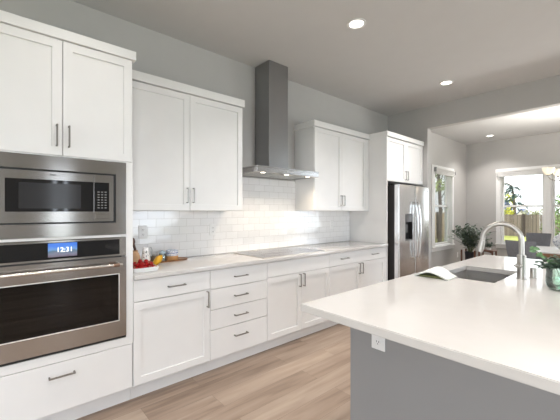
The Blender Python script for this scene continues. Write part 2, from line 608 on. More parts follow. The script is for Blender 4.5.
def slab_holes(mb, axis, t0, t1, u0, u1, v0, v1, holes):
    """wall slab normal to axis (0 x / 1 y), thickness t0..t1, extents u (other horizontal) and v (z) with rectangular holes"""
    us = sorted({u0, u1, *[h[0] for h in holes], *[h[1] for h in holes]})
    vs = sorted({v0, v1, *[h[2] for h in holes], *[h[3] for h in holes]})
    b = bmesh.new()
    gv = {}
    def V(u, v):
        if (u, v) not in gv:
            gv[(u, v)] = b.verts.new((t0, u, v) if axis == 0 else (u, t0, v))
        return gv[(u, v)]
    fs = []
    for i in range(len(us) - 1):
        for j in range(len(vs) - 1):
            cu, cv = (us[i] + us[i + 1]) / 2, (vs[j] + vs[j + 1]) / 2
            if any(h[0] < cu < h[1] and h[2] < cv < h[3] for h in holes):
                continue
            fs.append(b.faces.new((V(us[i], vs[j]), V(us[i + 1], vs[j]), V(us[i + 1], vs[j + 1]), V(us[i], vs[j + 1]))))
    r = bmesh.ops.extrude_face_region(b, geom=fs)
    dv = (t1 - t0, 0, 0) if axis == 0 else (0, t1 - t0, 0)
    bmesh.ops.translate(b, vec=dv, verts=[g for g in r['geom'] if isinstance(g, bmesh.types.BMVert)])
    mb._merge(b)
    return mb


# ================================================================== THE SETTING
H = 3.05
DW = 9.0      # dining end wall
YW = 5.24     # partition with the wide opening

struct(MB().box(-0.3, WR + 0.2, YB - 0.2, DW + 0.2, -0.06, 0.0), 'floor', M['floor'],
       'light oak plank floor running through kitchen and dining area', 'floor')
struct(MB().box(-0.3, WR + 0.2, YB - 0.2, DW + 0.2, H, H + 0.1), 'ceiling', M['ceiling'],
       'flat pale grey ceiling with recessed lights', 'ceiling')
W1 = (7.13, 8.06, 0.60, 2.27)
struct(slab_holes(MB(), 0, 0.0, -0.16, YB - 0.2, DW + 0.2, 0.0, H, [W1]), 'wall_left', M['wall'],
       'grey painted wall behind the white cabinet run', 'wall')
W2 = (0.74, 1.56, 0.60, 2.27)
W3 = (1.67, 2.49, 0.60, 2.27)
WD = (4.9, 7.0, 0.05, 2.35)
struct(slab_holes(MB(), 1, DW, DW + 0.16, 0.0, WR, 0.0, H, [W2, W3, WD]), 'wall_far', M['wall'],
       'light grey dining wall with tall white windows', 'wall')
OPX = (0.702, 5.6)
mb = MB()
mb.box(0.0, OPX[0], YW, YW + 0.13, 0, H).box(OPX[0], OPX[1], YW, YW + 0.13, 2.70, H).box(OPX[1], WR, YW, YW + 0.13, 0, H)
struct(mb, 'wall_back', M['wall'], 'grey partition wall with the wide opening to the dining area', 'wall')
struct(slab_holes(MB(), 0, WR, WR + 0.16, YB - 0.2, DW + 0.2, 0.0, H,
                  [(a, b, 0.35, 2.35) for a, b in WIN_R] ), 'wall_right', M['wall'],
       'grey wall on the right with added tall windows', 'wall')
struct(slab_holes(MB(), 1, YB - 0.16, YB, 0.0, WR, 0.0, H, [(2.2, 4.6, 0.02, 2.40)]), 'wall_front', M['wall'],
       'grey wall behind the viewpoint with an added glass door', 'wall')
struct(MB().box(0.0, 0.014, YW + 0.131, DW - 0.015, 0, 0.10, 0.003), 'baseboard_left', M['trim'],
       'white baseboard along the left dining wall', 'baseboard')
struct(MB().box(0.0, WD[0], DW - 0.014, DW, 0, 0.10, 0.003), 'baseboard_far', M['trim'],
       'white baseboard under the dining windows', 'baseboard')


def window(n, axis, face, inn, hole, label, blind_label, c0=.088, c1=.088):
    """double hung window: hole=(u0,u1,z0,z1); face = room face of the wall; inn = +1/-1 direction into the room along axis"""
    u0, u1, z0, z1 = hole
    fx = 0.05 if inn > 0 else 0.05
    def bx(mb, ta, tb, ua, ub, za, zb, bev=0.003):
        a, b = sorted((face + inn * ta, face + inn * tb))
        if axis == 0:
            mb.box(a, b, ua, ub, za, zb, bev)
        else:
            mb.box(ua, ub, a, b, za, zb, bev)
        return mb
    base = (face, (u0 + u1) / 2, z0) if axis == 0 else ((u0 + u1) / 2, face, z0)
    t = thing('window_%d' % n, label, 'window', base, kind='structure')
    ov = 0.001
    e0, e1 = (.01 if c0 > .08 else 0), (.01 if c1 > .08 else 0)
    mb = MB()
    bx(mb, ov, 0.02, u0 - c0, u0, z0, z1); bx(mb, ov, 0.02, u1, u1 + c1, z0, z1)
    bx(mb, ov, 0.024, u0 - c0 - e0, u1 + c1 + e1, z1, z1 + 0.09)
    mb.build('casing', M['trim'], t)
    mb = MB()
    bx(mb, ov, 0.045, u0 - c0 - e0, u1 + c1 + e1, z0 - 0.028, z0, 0.004)
    bx(mb, ov, 0.016, u0 - c0, u1 + c1, z0 - 0.105, z0 - 0.028)
    mb.build('sill', M['trim'], t)
    mb = MB()
    j = 0.016
    bx(mb, 0, -0.15, u0, u0 + j, z0, z1, 0.001); bx(mb, 0, -0.15, u1 - j, u1, z0, z1, 0.001)
    bx(mb, 0, -0.15, u0 + j, u1 - j, z1 - j, z1, 0.001); bx(mb, 0, -0.15, u0 + j, u1 - j, z0, z0 + j, 0.001)
    mb.build('jamb', M['trim'], t)
    zm = 1.483
    a0, a1 = u0 + j, u1 - j
    for nm, za, zb, d in (('lower_sash', z0 + j, zm + 0.022, -0.060), ('upper_sash', zm - 0.022, z1 - j, -0.095)):
        mb = MB()
        s = 0.036
        bx(mb, d, d - 0.034, a0, a0 + s, za, zb); bx(mb, d, d - 0.034, a1 - s, a1, za, zb)
        bx(mb, d, d - 0.034, a0 + s, a1 - s, za, za + 0.042); bx(mb, d, d - 0.034, a0 + s, a1 - s, zb - 0.042, zb)
        so = mb.build(nm, M['trim'], t)
        mb = MB()
        bx(mb, d - 0.014, d - 0.019, a0 + s - .004, a1 - s + .004, za + 0.038, zb - 0.038, 0)
        mb.build('pane', M['glass'], so)
    if blind_label:
        bt = thing('window_blind', blind_label, 'blind', (base[0], base[1], z1 - 0.1))
        mb = MB()
        zt = z1 + 0.035
        p0 = 0.026
        m0, m1 = (.045 if c0 > .08 else .012), (.045 if c1 > .08 else .012)
        bx(mb, p0, p0 + 0.045, u0 - m0, u1 + m1, zt - 0.035, zt, 0.003)
        mb.build('head_rail', M['blind'], bt)
        mb = MB()
        for k in range(5):
            zz = zt - 0.037 - k * 0.016
            bx(mb, p0 + 0.003 + (k % 2) * 0.004, p0 + 0.038 + (k % 2) * 0.004, u0 - m0 + .005, u1 + m1 - .005, zz - 0.0155, zz, 0.004)
        mb.build('folded_cells', M['blind'], bt)
        mb = MB()
        bx(mb, p0, p0 + 0.044, u0 - m0 + .003, u1 + m1 - .003, zt - 0.137, zt - 0.118, 0.003)
        mb.build('bottom_rail', M['blind'], bt)
        m0, m1 = (.045 if c0 > .08 else .012), (.045 if c1 > .08 else .012)
        for ue in ((u0 - m0 - .022, u0 - m0 - .001), (u1 + m1 + .001, u1 + m1 + .022)):
            mb = MB()
            bx(mb, p0 - 0.002, p0 + 0.048, ue[0], ue[1], zt - 0.09, zt + 0.002, 0.002)
            mb.build('bracket', M['bracket'] if axis == 0 else M['blind'], bt)
    return t


window(1, 0, 0.0, 1, W1, 'white double hung window on the left dining wall beside the refrigerator', 'raised white blind on the narrow left side window', c0=.155)
window(2, 1, DW, -1, W2, 'white double hung window on the dining end wall, behind the faucet', 'raised pale blind on the window behind the faucet', c1=.0545)
window(3, 1, DW, -1, W3, 'white double hung window at the right edge, behind the blue patterned vase', 'raised pale blind on the window at the right edge', c0=.0545)
# unseen windows, mostly added for brightness: plain frames in their openings
def plain_frame(n, axis, face, hole, label):
    u0, u1, z0, z1 = hole
    mb = MB()
    for ua, ub, za, zb in ((u0, u0 + .05, z0, z1), (u1 - .05, u1, z0, z1), (u0 + .05, u1 - .05, z0, z0 + .06), (u0 + .05, u1 - .05, z1 - .05, z1)):
        if axis == 0:
            mb.box(face, face + .06, ua, ub, za, zb, .003)
        else:
            mb.box(ua, ub, face, face + .06, za, zb, .003)
    if u1 - u0 < .6:
        mb.box(face, face + .06, (u0 + u1) / 2 - .07, (u0 + u1) / 2 + .07, z0 + .06, z1 - .05, .003)  # thick mullion shaped to split the steel's reflection into two stripes
    o = mb.build('window_%d' % n, M['trim'])
    tag(o, label, 'window', kind='structure')
for i, (a, b) in enumerate(WIN_R):
    plain_frame(4 + i, 0, WR, (a, b, 0.35, 2.35), 'white frame of an unseen tall right wall window, number %s from the dining side' % ('three', 'two', 'one')[i])
plain_frame(8, 1, YB - .06, (2.2, 4.6, 0.02, 2.40), 'white frame of an added glass door behind the viewpoint')
plain_frame(9, 1, DW, WD, 'white frame of the glass door on the dining end wall')

# ================================================================== CABINETS
F = 0.63        # front of base doors
G = 0.0016      # half gap


def shaker(mb, x0, x1, y0, y1, z0, z1, rail=0.073, rec=0.012):
    """frame-and-panel door whose front faces +x"""
    b = bmesh.new()
    bmesh.ops.create_cube(b, size=1.0)
    for v in b.verts:
        v.co = Vector(((x0 + x1) / 2 + v.co.x * (x1 - x0), (y0 + y1) / 2 + v.co.y * (y1 - y0), (z0 + z1) / 2 + v.co.z * (z1 - z0)))
    bmesh.ops.bevel(b, geom=list(b.edges), offset=0.0016, segments=1, affect='EDGES')
    b.faces.ensure_lookup_table()
    f = max((f for f in b.faces if f.normal.x > 0.95), key=lambda f: f.calc_area())
    bmesh.ops.inset_region(b, faces=[f], thickness=rail, depth=0)
    bmesh.ops.inset_region(b, faces=[f], thickness=0.0015, depth=0)
    bmesh.ops.translate(b, vec=(-rec, 0, 0), verts=f.verts)
    mb._merge(b)
    return mb


def pull(parent, x, y, z, L=0.135, vert=True):
    mb = MB()
    w = 0.0045
    if vert:
        mb.box(x + .024, x + .034, y - w, y + w, z - L / 2, z + L / 2, .0015)
        for s in (-1, 1):
            mb.box(x - .001, x + .026, y - w, y + w, z + s * (L / 2 - .005) - .0045, z + s * (L / 2 - .005) + .0045, .001)
    else:
        mb.box(x + .024, x + .034, y - L / 2, y + L / 2, z - w, z + w, .0015)
        for s in (-1, 1):
            mb.box(x - .001, x + .026, y + s * (L / 2 - .005) - .0045, y + s * (L / 2 - .005) + .0045, z - w, z + w, .001)
    return mb.build('handle', M['pull'], parent)


def door(t, y0, y1, z0, z1, hy, hz, xf=F):
    d = shaker(MB(), xf - .02, xf, y0 + G, y1 - G, z0 + G, z1 - G).build('door', M['cab'], t)
    pull(d, xf, hy, hz)
    return d


def drawer(t, y0, y1, z0, z1, pulls, xf=F, hz=None):
    d = MB().box(xf - .02, xf, y0 + G, y1 - G, z0 + G, z1 - G, .0016).build('drawer', M['cab'], t)
    for y in pulls:
        pull(d, xf, y, (z0 + z1) / 2 if hz is None else hz, 0.14, False)
    return d


def toe(t, y0, y1):
    MB().box(0.03, 0.56, y0, y1, 0.0005, 0.108).build('toe_kick', M['cab'], t)


# ---- tall oven cabinet
TY0, TY1 = -0.092, 0.745
t = thing('tall_oven_cabinet', 'tall white cabinet at left housing the microwave and wall oven', 'cabinet', (0.31, 0.327, 0))
mb = MB()
xb, xf = 0.002, F - .021
mb.box(xb, xf, TY0, TY0 + .018, .108, 2.44, .001).box(xb, xf, TY1 - .018, TY1, .108, 2.44, .001)
for za, zb in ((.108, .126), (.437, .487), (1.192, 1.207), (1.710, 1.728), (2.42, 2.44)):
    mb.box(xb + .02, xf, TY0 + .018, TY1 - .018, za, zb)
mb.box(xb, xb + .018, TY0 + .018, TY1 - .018, .126, 2.42)
mb.build('carcass', M['cab'], t)
mb = MB()   # face frame around the appliances
mb.box(xf, F - .002, TY0, -.0455, .432, 1.712, .001).box(xf, F - .002, .699, TY1, .432, 1.712, .001)
mb.box(xf, F - .002, -.0455, .699, .432, .486, .001).box(xf, F - .002, -.0455, .699, 1.191, 1.208, .001).box(xf, F - .002, -.0455, .699, 1.7065, 1.712, .001)
mb.build('face_frame', M['cab'], t)
toe(t, TY0, TY1)
door(t, TY0, .3265, 1.714, 2.436, .3265 - .032, 1.836)
door(t, .3265, TY1 - .004, 1.714, 2.436, .3265 + .032, 1.836)
drawer(t, TY0, TY1 - .004, .121, .430, (.322,), hz=.350)
mb = MB()
mb.box(xb, F + .014, TY0, TY1 + .018, 2.4375, 2.500, .002)
mb.build('crown', M['cab'], t)

# ---- microwave with trim kit
t = thing('microwave', 'built-in stainless microwave with keypad, in a wide steel surround', 'microwave', (0.45, 0.327, 1.21))
x1 = F + .006
mb = MB()
yl, yr, zb, zt = -.044, .6975, 1.2095, 1.7055
il, ir, ib, it = .012, .632, 1.290, 1.622
slab_holes(mb, 0, x1, F - .02, yl, yr, zb, zt, [(il, ir, ib, it)])
mb.build('trim_kit', M['steel'], t)
mb = MB()
mb.box(0.15, F - .03, il + .004, ir - .004, ib + .004, it - .004).box(F - .03, F - .012, il + .001, ir - .001, ib + .001, it - .001)
mb.build('body', M['black'], t)
fl, fr_, fb, ft = .026, .618, 1.300, 1.611
d = MB().box(F - .012, F + .002, fl, .4988, fb, ft, .0006).build('door', M['steel'], t)
MB().box(F + .001, F + .0035, fl + .024, .4965, fb + .066, ft - .051, .001).build('window', M['blackglass'], d)
MB().box(F + .0035, F + .0040, fl + .085, .425, fb + .085, ft - .072, .0).build('screen_mesh', simple('window_mesh', (.03, .03, .032), .12), d)
MB().box(F + .002, F + .0028, .262, .292, ft - .022, ft - .017).build('emblem', M['darkgrey'], d)
pn = MB().box(F - .012, F + .002, .5002, fr_, fb, ft, .0006).build('control_panel', M['steel'], t)
MB().box(F + .001, F + .0035, .5015, fr_ - .028, fb + .066, ft - .051, .001).build('keypad_glass', M['blackglass'], pn)
MB().box(F + .0035, F + .0042, .515, .577, 1.510, 1.545).build('display', simple('dim_display', (.006, .008, .01), .1), pn)
mbk = simple('key_print', (.22, .22, .22), .5)
for r in range(7):
    for c in range(3):
        MB().box(F + .0035, F + .0041, .520 + c * .021, .532 + c * .021, 1.493 - r * .0175, 1.499 - r * .0175).build('key', mbk, pn)
MB().box(F + .002, F + .0045, .508, .590, fb + .018, fb + .050, .001).build('door_button', M['steel'], pn)

# ---- wall oven
t = thing('wall_oven', 'stainless wall oven with a blue lit clock screen, below the microwave', 'oven', (0.4, 0.327, 0.49))
ol, orr = -.044, .6975
mb = MB()
for a in ((.08, .6, ol + .02, ol + .06, .52, 1.18), (.08, .6, orr - .06, orr - .02, .52, 1.18), (.08, .6, ol + .06, orr - .06, .52, .58), (.08, .6, ol + .06, orr - .06, .99, 1.18), (.08, .12, ol + .06, orr - .06, .58, .99)):
    mb.box(*a)
mb.build('cavity', M['cavity'], t)
cp = MB().box(.60, F + .006, ol, orr, 1.060, 1.1885, .002).build('control_panel', M['steel'], t)
MB().box(F + .005, F + .010, ol + .02, .654, 1.074, 1.176, .0015).build('panel_glass', M['blackglass'], cp)
M['screen'] = screen_mat(.25, .403, 1.087 - .49, 1.171 - .49)
MB().box(F + .010, F + .0112, .250, .402, 1.087, 1.172).build('screen', M['screen'], cp)
fc = bpy.data.curves.new('clock', 'FONT')
fc.body = '12:31'
fc.size = .040
fc.extrude = .0003
fc.align_x = 'CENTER'
fo = bpy.data.objects.new('clock', fc)
COL.objects.link(fo)
bpy.context.view_layer.update()
me = bpy.data.meshes.new_from_object(fo.evaluated_get(bpy.context.evaluated_depsgraph_get()))
bpy.data.objects.remove(fo)
me.transform(Matrix.Translation(Vector((F + .0116, .336, 1.117)) - Vector(t.location)) @ Euler((PI / 2, 0, PI / 2)).to_matrix().to_4x4())
me.materials.append(emit('clock_digits', (1, 1, 1), 1.1))
o = bpy.data.objects.new('clock_digits', me)
COL.objects.link(o)
o.parent = cp
# door: steel frame with a dark glass pane
gl, gr, gb, gt = -.004, .654, .614, .942
mb = MB()
x0, x1 = .605, F + .010
slab_holes(mb, 0, x1, x0, ol, orr, .505, 1.053, [(gl, gr, gb, gt)])
d = mb.build('door', M['steel'], t)
mb = MB()
for a in ((gl, gl + .006, gb, gt), (gr - .006, gr, gb, gt), (gl, gr, gb, gb + .006), (gl, gr, gt - .006, gt)):
    mb.box(x1 - .002, x1 + .0025, *a, .0008)
mb.build('pane_trim', simple('bright_edge', (.80, .78, .75), .4, .7), d)
MB().box(x1 - .008, x1 - .003, gl + .001, gr - .001, gb + .001, gt - .001).build('pane', M['ovenglass'], d)
mb = MB()
for a in ((gl + .006, gl + .05, gb + .006, gt - .006), (gr - .05, gr - .006, gb + .006, gt - .006), (gl + .05, gr - .05, gb + .006, gb + .035), (gl + .05, gr - .05, gt - .035, gt - .006)):
    mb.box(x1 - .0125, x1 - .0085, *a)
mb.build('pane_border', M['black'], d)
hd = MB().cyl((F + .060, ol + .05, 1.007), (F + .060, .600, 1.007), .0115, seg=18).build('handle', simple('satin_bar', (.72, .69, .65), .25, 1), d)
mb = MB()
mb.cyl((F + .060, .640, 1.007), (F + .060, .660, 1.007), .0115, bev=.002)
mb.cyl((F + .008, .650, 1.007), (F + .060, .650, 1.007), .008)
mb.build('handle_post', M['nickel'], d)
MB().cyl((F + .060, ol + .012, 1.007), (F + .060, ol + .05, 1.007), .0115, bev=.002).cyl((F + .008, ol + .03, 1.007), (F + .060, ol + .03, 1.007), .008).build('handle_post', M['nickel'], d)
MB().cyl((F + .060, .600, 1.007), (F + .060, .640, 1.007), .0118, seg=18).build('handle_ring', M['bronze'], d)
mb = MB()
mb.box(x0, F + .004, ol, orr, .4905, .503, .001)
mb.build('lower_vent', M['black'], t)
for z in (.72, .84):
    mb = MB()
    ys = [ol + .062 + k * (orr - ol - .124) / 22 for k in range(23)]
    for y in ys:
        mb.cyl((.13, y, z), (.58, y, z), .0018, seg=6)
    mb.cyl((.58, ys[0], z + .004), (.58, ys[-1], z + .004), .004, seg=8).cyl((.35, ys[0], z - .002), (.35, ys[-1], z - .002), .003, seg=8)
    mb.build('oven_rack', M['chrome_rack'], t)

# ---- wall (upper) cabinets
UX = 0.35
UB = 1.372


def upper(name, label, y0, y1, splits, z0, z1, ctop, hz, xf=UX, filler=0.0):
    t = thing(name, label, 'cabinet', (xf / 2, (y0 + y1) / 2, z0))
    MB().box(.002, xf - .021, y0, y1, z0, z1 + .006, .001).build('carcass', M['cab'], t)
    sp = splits
    door(t, sp[0], sp[1], z0, z1, sp[1] - .029, hz, xf)
    door(t, sp[1], sp[2], z0, z1, sp[1] + .029, hz, xf)
    if filler:
        MB().box(xf - .02, xf, sp[2] + G, y1, z0, z1, .001).build('filler_strip', M['cab'], t)
    return t


t = upper('wall_cabinet', 'white two-door wall cabinet hung between tall oven cabinet and range hood', .7475, 1.883, (.7475, 1.315, 1.883), UB, 2.405, 2.484, 1.508)
MB().box(.002, UX + .014, .768, 1.900, 2.4115, 2.484, .002).build('crown', M['cab'], t)
t = upper('wall_cabinet', 'white two-door wall cabinet hung right of the range hood', 2.950, 4.112, (2.950, 3.487, 4.040), UB, 2.405, 2.484, 1.508, filler=1)
MB().box(.002, UX + .014, 2.932, 4.112, 2.4115, 2.484, .002).build('crown', M['cab'], t)
# cabinet above the fridge with its tall side panel
t = upper('fridge_surround_cabinet', 'white two-door cabinet above the refrigerator with a tall side panel', 4.136, 5.236, (4.142, 4.675, 5.205), 1.795, 2.415, 2.49, 1.90, xf=F, filler=1)
MB().box(.002, F + .010, 4.1145, 4.135, .0005, 2.421, .001).build('side_panel', M['cab'], t)
mb = MB().box(.002, F + .018, 4.1135, 5.236, 2.4215, 2.490, .002)
mb.build('crown', M['cab'], t)

# ---- base cabinets
def base(label, y0, y1):
    t = thing('base_cabinet', label, 'cabinet', (.31, (y0 + y1) / 2, 0))
    MB().box(.002, F - .021, y0, y1, .108, .8805, .001).build('carcass', M['gap'] if False else M['cab'], t)
    toe(t, y0, y1)
    return t

ZB, ZT = .119, .874
B = [.7475, 1.360, 1.974, 2.895, 4.1125]
t = base('white base cabinet beside the oven, one drawer over a single door', B[0], B[1] - .001)
drawer(t, B[0], B[1] - .001, .718, ZT, (1.065,))
door(t, B[0], B[1] - .001, ZB, .716, B[1] - .030, .640)
t = base('white base cabinet of four stacked drawers', B[1], B[2] - .001)
for za, zb in ((.712, ZT), (.538, .710), (.368, .536), (ZB, .366)):
    drawer(t, B[1], B[2] - .001, za, zb, (1.664,), hz=(za + zb) / 2 + (0.03 if za < .2 else 0))
t = base('white two-door base cabinet under the cooktop with a plain top panel', B[2], B[3] - .001)
MB().box(F - .02, F, B[2] + G, B[3] - .001 - G, .726 + G, ZT - G, .0016).build('false_front', M['cab'], t)
ms = 2.437
door(t, B[2], ms, ZB, .724, ms - .029, .645)
door(t, ms, B[3] - .001, ZB, .724, ms + .029, .645)
t = base('white base cabinet beside the refrigerator, wide drawer with two pulls over two doors', B[3], B[4] - .001)
drawer(t, B[3], B[4] - .001, .726, ZT, (3.17, 3.82))
ms = 3.495
door(t, B[3], ms, ZB, .724, ms - .029, .645)
door(t, ms, B[4] - .03, ZB, .724, ms + .029, .645)
MB().box(F - .02, F, B[4] - .029, B[4] - .001, ZB, .724, .001).build('filler_strip', M['cab'], t)

# ---- counter along the wall
o = MB().box(.0135, .660, .7475, 4.1125, .8815, .9145, .003, 2).build('countertop', M['quartz'], origin=(.33, 2.43, .8815))
tag(o, 'pale quartz countertop along the wall, running from oven to refrigerator', 'countertop')
# ---- tile backsplash (taller behind the hood)
mb = MB()
mb.box(.001, .0125, .7475, 1.884, .8815, 1.3705).box(.001, .0125, 1.884, 2.949, .8815, 1.755).box(.001, .0125, 2.949, 4.1125, .8815, 1.3705)
o = mb.build('backsplash', M['tile'], origin=(0, 0, .9145))
tag(o, 'glossy white subway tile backsplash above the wall counter', 'backsplash')

# ---- cooktop
t = thing('cooktop', 'black glass electric cooktop set in the wall counter below the hood', 'cooktop', (.36, 2.39, .915))
MB().box(.112, .622, 1.940, 2.840, .9150, .9215, .002).build('glass', simple('cooktop_glass', (.05, .042, .04), .04), t)
mr = simple('burner_ring', (.16, .15, .15), .12)
for y, x, r in ((2.14, .48, .105), (2.12, .24, .075), (2.39, .36, .12), (2.66, .48, .075), (2.66, .25, .105)):
    MB().lathe([(r - .003, 0), (r, 0), (r, .0004), (r - .003, .0004), (r - .003, 0)], (x, y, .9215), 40).build('burner_ring', mr, t)
mb = MB()
mb.box(.105, .629, 1.933, 1.940, .9150, .9222, .001).box(.105, .629, 2.840, 2.847, .9150, .9222, .001)
mb.box(.105, .112, 1.940, 2.840, .9150, .9222, .001).box(.622, .629, 1.940, 2.840, .9150, .9222, .001)
mb.build('edge_trim', M['nickel'], t)

# ---- range hood
t = thing('range_hood', 'stainless chimney range hood with lit lamps, mounted on the wall above the cooktop', 'range hood', (.25, 2.4, 1.76))
mb = MB()
hy0, hy1 = 1.955, 2.857
mb.box(.014, .27, 2.295, 2.580, 1.842, H - .001, .002)
mb.build('chimney', M['steel_hood'], t)
mb = MB()
b = bmesh.new()
lo = [b.verts.new(p) for p in ((.02, 2.20, 1.826), (.36, 2.20, 1.826), (.36, 2.67, 1.826), (.02, 2.67, 1.826))]
hi = [b.verts.new(p) for p in ((.02, 2.285, 1.846), (.28, 2.285, 1.846), (.28, 2.59, 1.846), (.02, 2.59, 1.846))]
b.faces.new(lo[::-1]); b.faces.new(hi)
for i in range(4):
    b.faces.new((lo[i], lo[(i + 1) % 4], hi[(i + 1) % 4], hi[i]))
mb._merge(b)
mb.build('collar', M['steel_hood'], t)
mb = MB()
w = .012
mb.box(.014, .50, hy0, hy1, 1.812, 1.826, .002)
mb.box(.50 - w, .50, hy0, hy1, 1.764, 1.812, .002).box(.014, .014 + w, hy0, hy1, 1.764, 1.812, .001)
mb.box(.014 + w, .50 - w, hy0, hy0 + w, 1.764, 1.812, .002).box(.014 + w, .50 - w, hy1 - w, hy1, 1.764, 1.812, .002)
mb.build('canopy', brushed('canopy_stainless', (.46, .455, .45), .25, .6), t)
MB().box(.026, .488, hy0 + w, hy1 - w, 1.770, 1.780).build('underside_panel', simple('hood_underside', (.55, .53, .50), .38, .9), t)
for ya, yb in ((hy0 + .06, 2.40), (2.41, hy1 - .06)):
    mb = MB()
    mb.box(.07, .36, ya, yb, 1.766, 1.770, .001)
    for k in range(14):
        xx = .085 + k * .0195
        mb.box(xx, xx + .009, ya + .02, yb - .02, 1.7645, 1.766)
    mb.build('filter', simple('baffle', (.5, .49, .47), .3, 1), t)
for y in (2.08, 2.41, 2.74):
    MB().cyl((.430, y, 1.7662), (.430, y, 1.7702), .030, seg=24, bev=.001).build('lamp_rim', M['nickel'], t)
    lo_ = MB().cyl((.430, y, 1.7650), (.430, y, 1.7662), .024, seg=24).build('lamp', M['hoodlamp'], t)
    ld = bpy.data.lights.new('hood_lamp', 'SPOT')
    ld.energy = 9
    ld.color = (1.0, .84, .66)
    ld.spot_size = math.radians(140)
    ld.spot_blend = 0.8
    ld.shadow_soft_size = .025
    lo2 = bpy.data.objects.new('hood_lamp', ld)
    COL.objects.link(lo2)
    lo2.parent = t
    lo2.location = Vector((.430, y, 1.758)) - Vector(t.location)
mb = MB()
for k in range(5):
    mb.cyl((.499, 2.36 + k * .022, 1.788), (.503, 2.36 + k * .022, 1.788), .0055, seg=12)
mb.build('button_row', M['nickel'], t)

# ---- refrigerator
t = thing('refrigerator', 'stainless side-by-side refrigerator with water dispenser, in the corner', 'refrigerator', (.4, 4.685, 0))
f0, f1, fs = 4.222, 5.150, 4.700
MB().box(.05, .690, f0 + .004, f1 - .004, .02, 1.735, .004).build('body', M['darkgrey'], t)
mb = MB()
mb.box(.60, .72, f0 + .01, f1 - .01, .012, .075, .003)
mb.build('kick_grille', M['black'], t)
dxa, dxb = .697, .765
d1 = MB()
# freezer door with a dispenser recess
wy0, wy1, wz0, wz1 = 4.395, 4.612, .945, 1.330
b = bmesh.new()
ys = [f0, wy0, wy1, fs - .004]
zs = [.085, wz0, wz1, 1.742]
gv = [[b.verts.new((dxb, y, z)) for z in zs] for y in ys]
fcs = []
for i in range(3):
    for j in range(3):
        if i == 1 and j == 1:
            continue
        fcs.append(b.faces.new((gv[i][j], gv[i + 1][j], gv[i + 1][j + 1], gv[i][j + 1])))
r = bmesh.ops.extrude_face_region(b, geom=fcs)
bmesh.ops.translate(b, vec=(-(dxb - dxa), 0, 0), verts=[g for g in r['geom'] if isinstance(g, bmesh.types.BMVert)])
bmesh.ops.recalc_face_normals(b, faces=b.faces)
es = [e for e in b.edges if len(e.link_faces) == 2 and e.calc_face_angle() > 1 and abs(e.verts[0].co.x - e.verts[1].co.x) < 1e-4
      and e.verts[0].co.x > dxb - .001 and (min(abs(v.co.y - f0) for v in e.verts) < 1e-4 or min(abs(v.co.y - fs + .004) for v in e.verts) < 1e-4)
      and abs(e.verts[0].co.y - e.verts[1].co.y) < 1e-4]
bmesh.ops.bevel(b, geom=es, offset=.016, segments=4, affect='EDGES')
d1._merge(b)
d1 = d1.build('freezer_door', M['steel_v'], t)
d2 = MB().box(dxa, dxb, fs + .004, f1, .085, 1.742, .012, 3).build('fridge_door', M['steel_v'], t)
ds = MB()
ds.box(dxa + .002, dxa + .012, wy0 + .001, wy1 - .001, wz0 + .001, wz1 - .001)
ds.box(dxa + .012, dxb - .001, wy0 + .001, wy0 + .008, wz0 + .008, wz1 - .12).box(dxa + .012, dxb - .001, wy1 - .008, wy1 - .001, wz0 + .008, wz1 - .12)
dp = ds.build('dispenser', M['black'], d1)
MB().box(dxa + .013, dxb + .003, wy0 + .001, wy1 - .001, wz1 - .118, wz1 - .001, .003).build('dispenser_panel', simple('grey_panel', (.20, .20, .205), .2, .6), d1)
MB().box(dxa + .013, dxb + .006, wy0 + .001, wy1 - .001, wz0 + .001, wz0 + .016, .003).build('drip_tray', simple('tray_grey', (.22, .22, .22), .35, .7), d1)
MB().box(dxa + .013, dxa + .030, 4.47, 4.54, wz0 + .11, wz0 + .23, .004).build('paddle', simple('paddle_grey', (.16, .16, .16), .3), d1)
for dd, yy in ((d1, fs - .045), (d2, fs + .045)):
    pts = []
    for k in range(15):
        s = k / 14
        pts.append((dxb + .034 + .030 * math.sin(PI * s), yy, .68 + s * .83))
    pts = [(dxb - .002, yy, .70)] + pts + [(dxb - .002, yy, 1.49)]
    MB().tube(pts, .0125, 12).build('handle', simple('fridge_handle', (.66, .66, .66), .2, 1), dd)
MB().cyl((dxb - .001, f1 - .055, 1.675), (dxb + .002, f1 - .055, 1.675), .011, seg=20).build('emblem', simple('emblem_grey', (.35, .35, .36), .3, 1), d2)
mb = MB()
mb.box(.62, .72, f0 + .02, f0 + .11, 1.7425, 1.758, .003).build('hinge_cover', M['darkgrey'], t)
MB().box(.62, .72, f1 - .11, f1 - .02, 1.7425, 1.758, .003).build('hinge_cover', M['darkgrey'], t)

# ================================================================== ISLAND
IX0, IX1, IY0, IY1 = 1.920, 3.06, 1.130, 3.850
SX0, SX1, SY0, SY1 = 2.045, 2.405, 2.375, 2.965
t = thing('kitchen_island', 'kitchen island body with a plain grey panelled end', 'island', (2.5, 2.5, 0))
by0 = 1.43
mb = MB()
mb.box(2.0, 2.02, by0 + .02, IY1 - .03, .105, .876).box(2.02, 2.98, by0 + .02, by0 + .05, .105, .876)
mb.box(2.02, 2.98, IY1 - .06, IY1 - .03, .105, .876).box(2.02, 2.98, by0 + .05, IY1 - .06, .105, .125)
mb.build('carcass', M['cab'], t)
MB().box(1.998, 3.02, by0, by0 + .0195, .0005, .877, .001).build('end_panel', M['panel'], t)
MB().box(2.98, 3.0, by0 + .02, IY1 - .03, .0005, .877).build('back_panel', M['panel'], t)
MB().box(2.07, 2.95, by0 + .06, IY1 - .05, .0005, .104).build('toe_kick', M['cab'], t)
n = 5
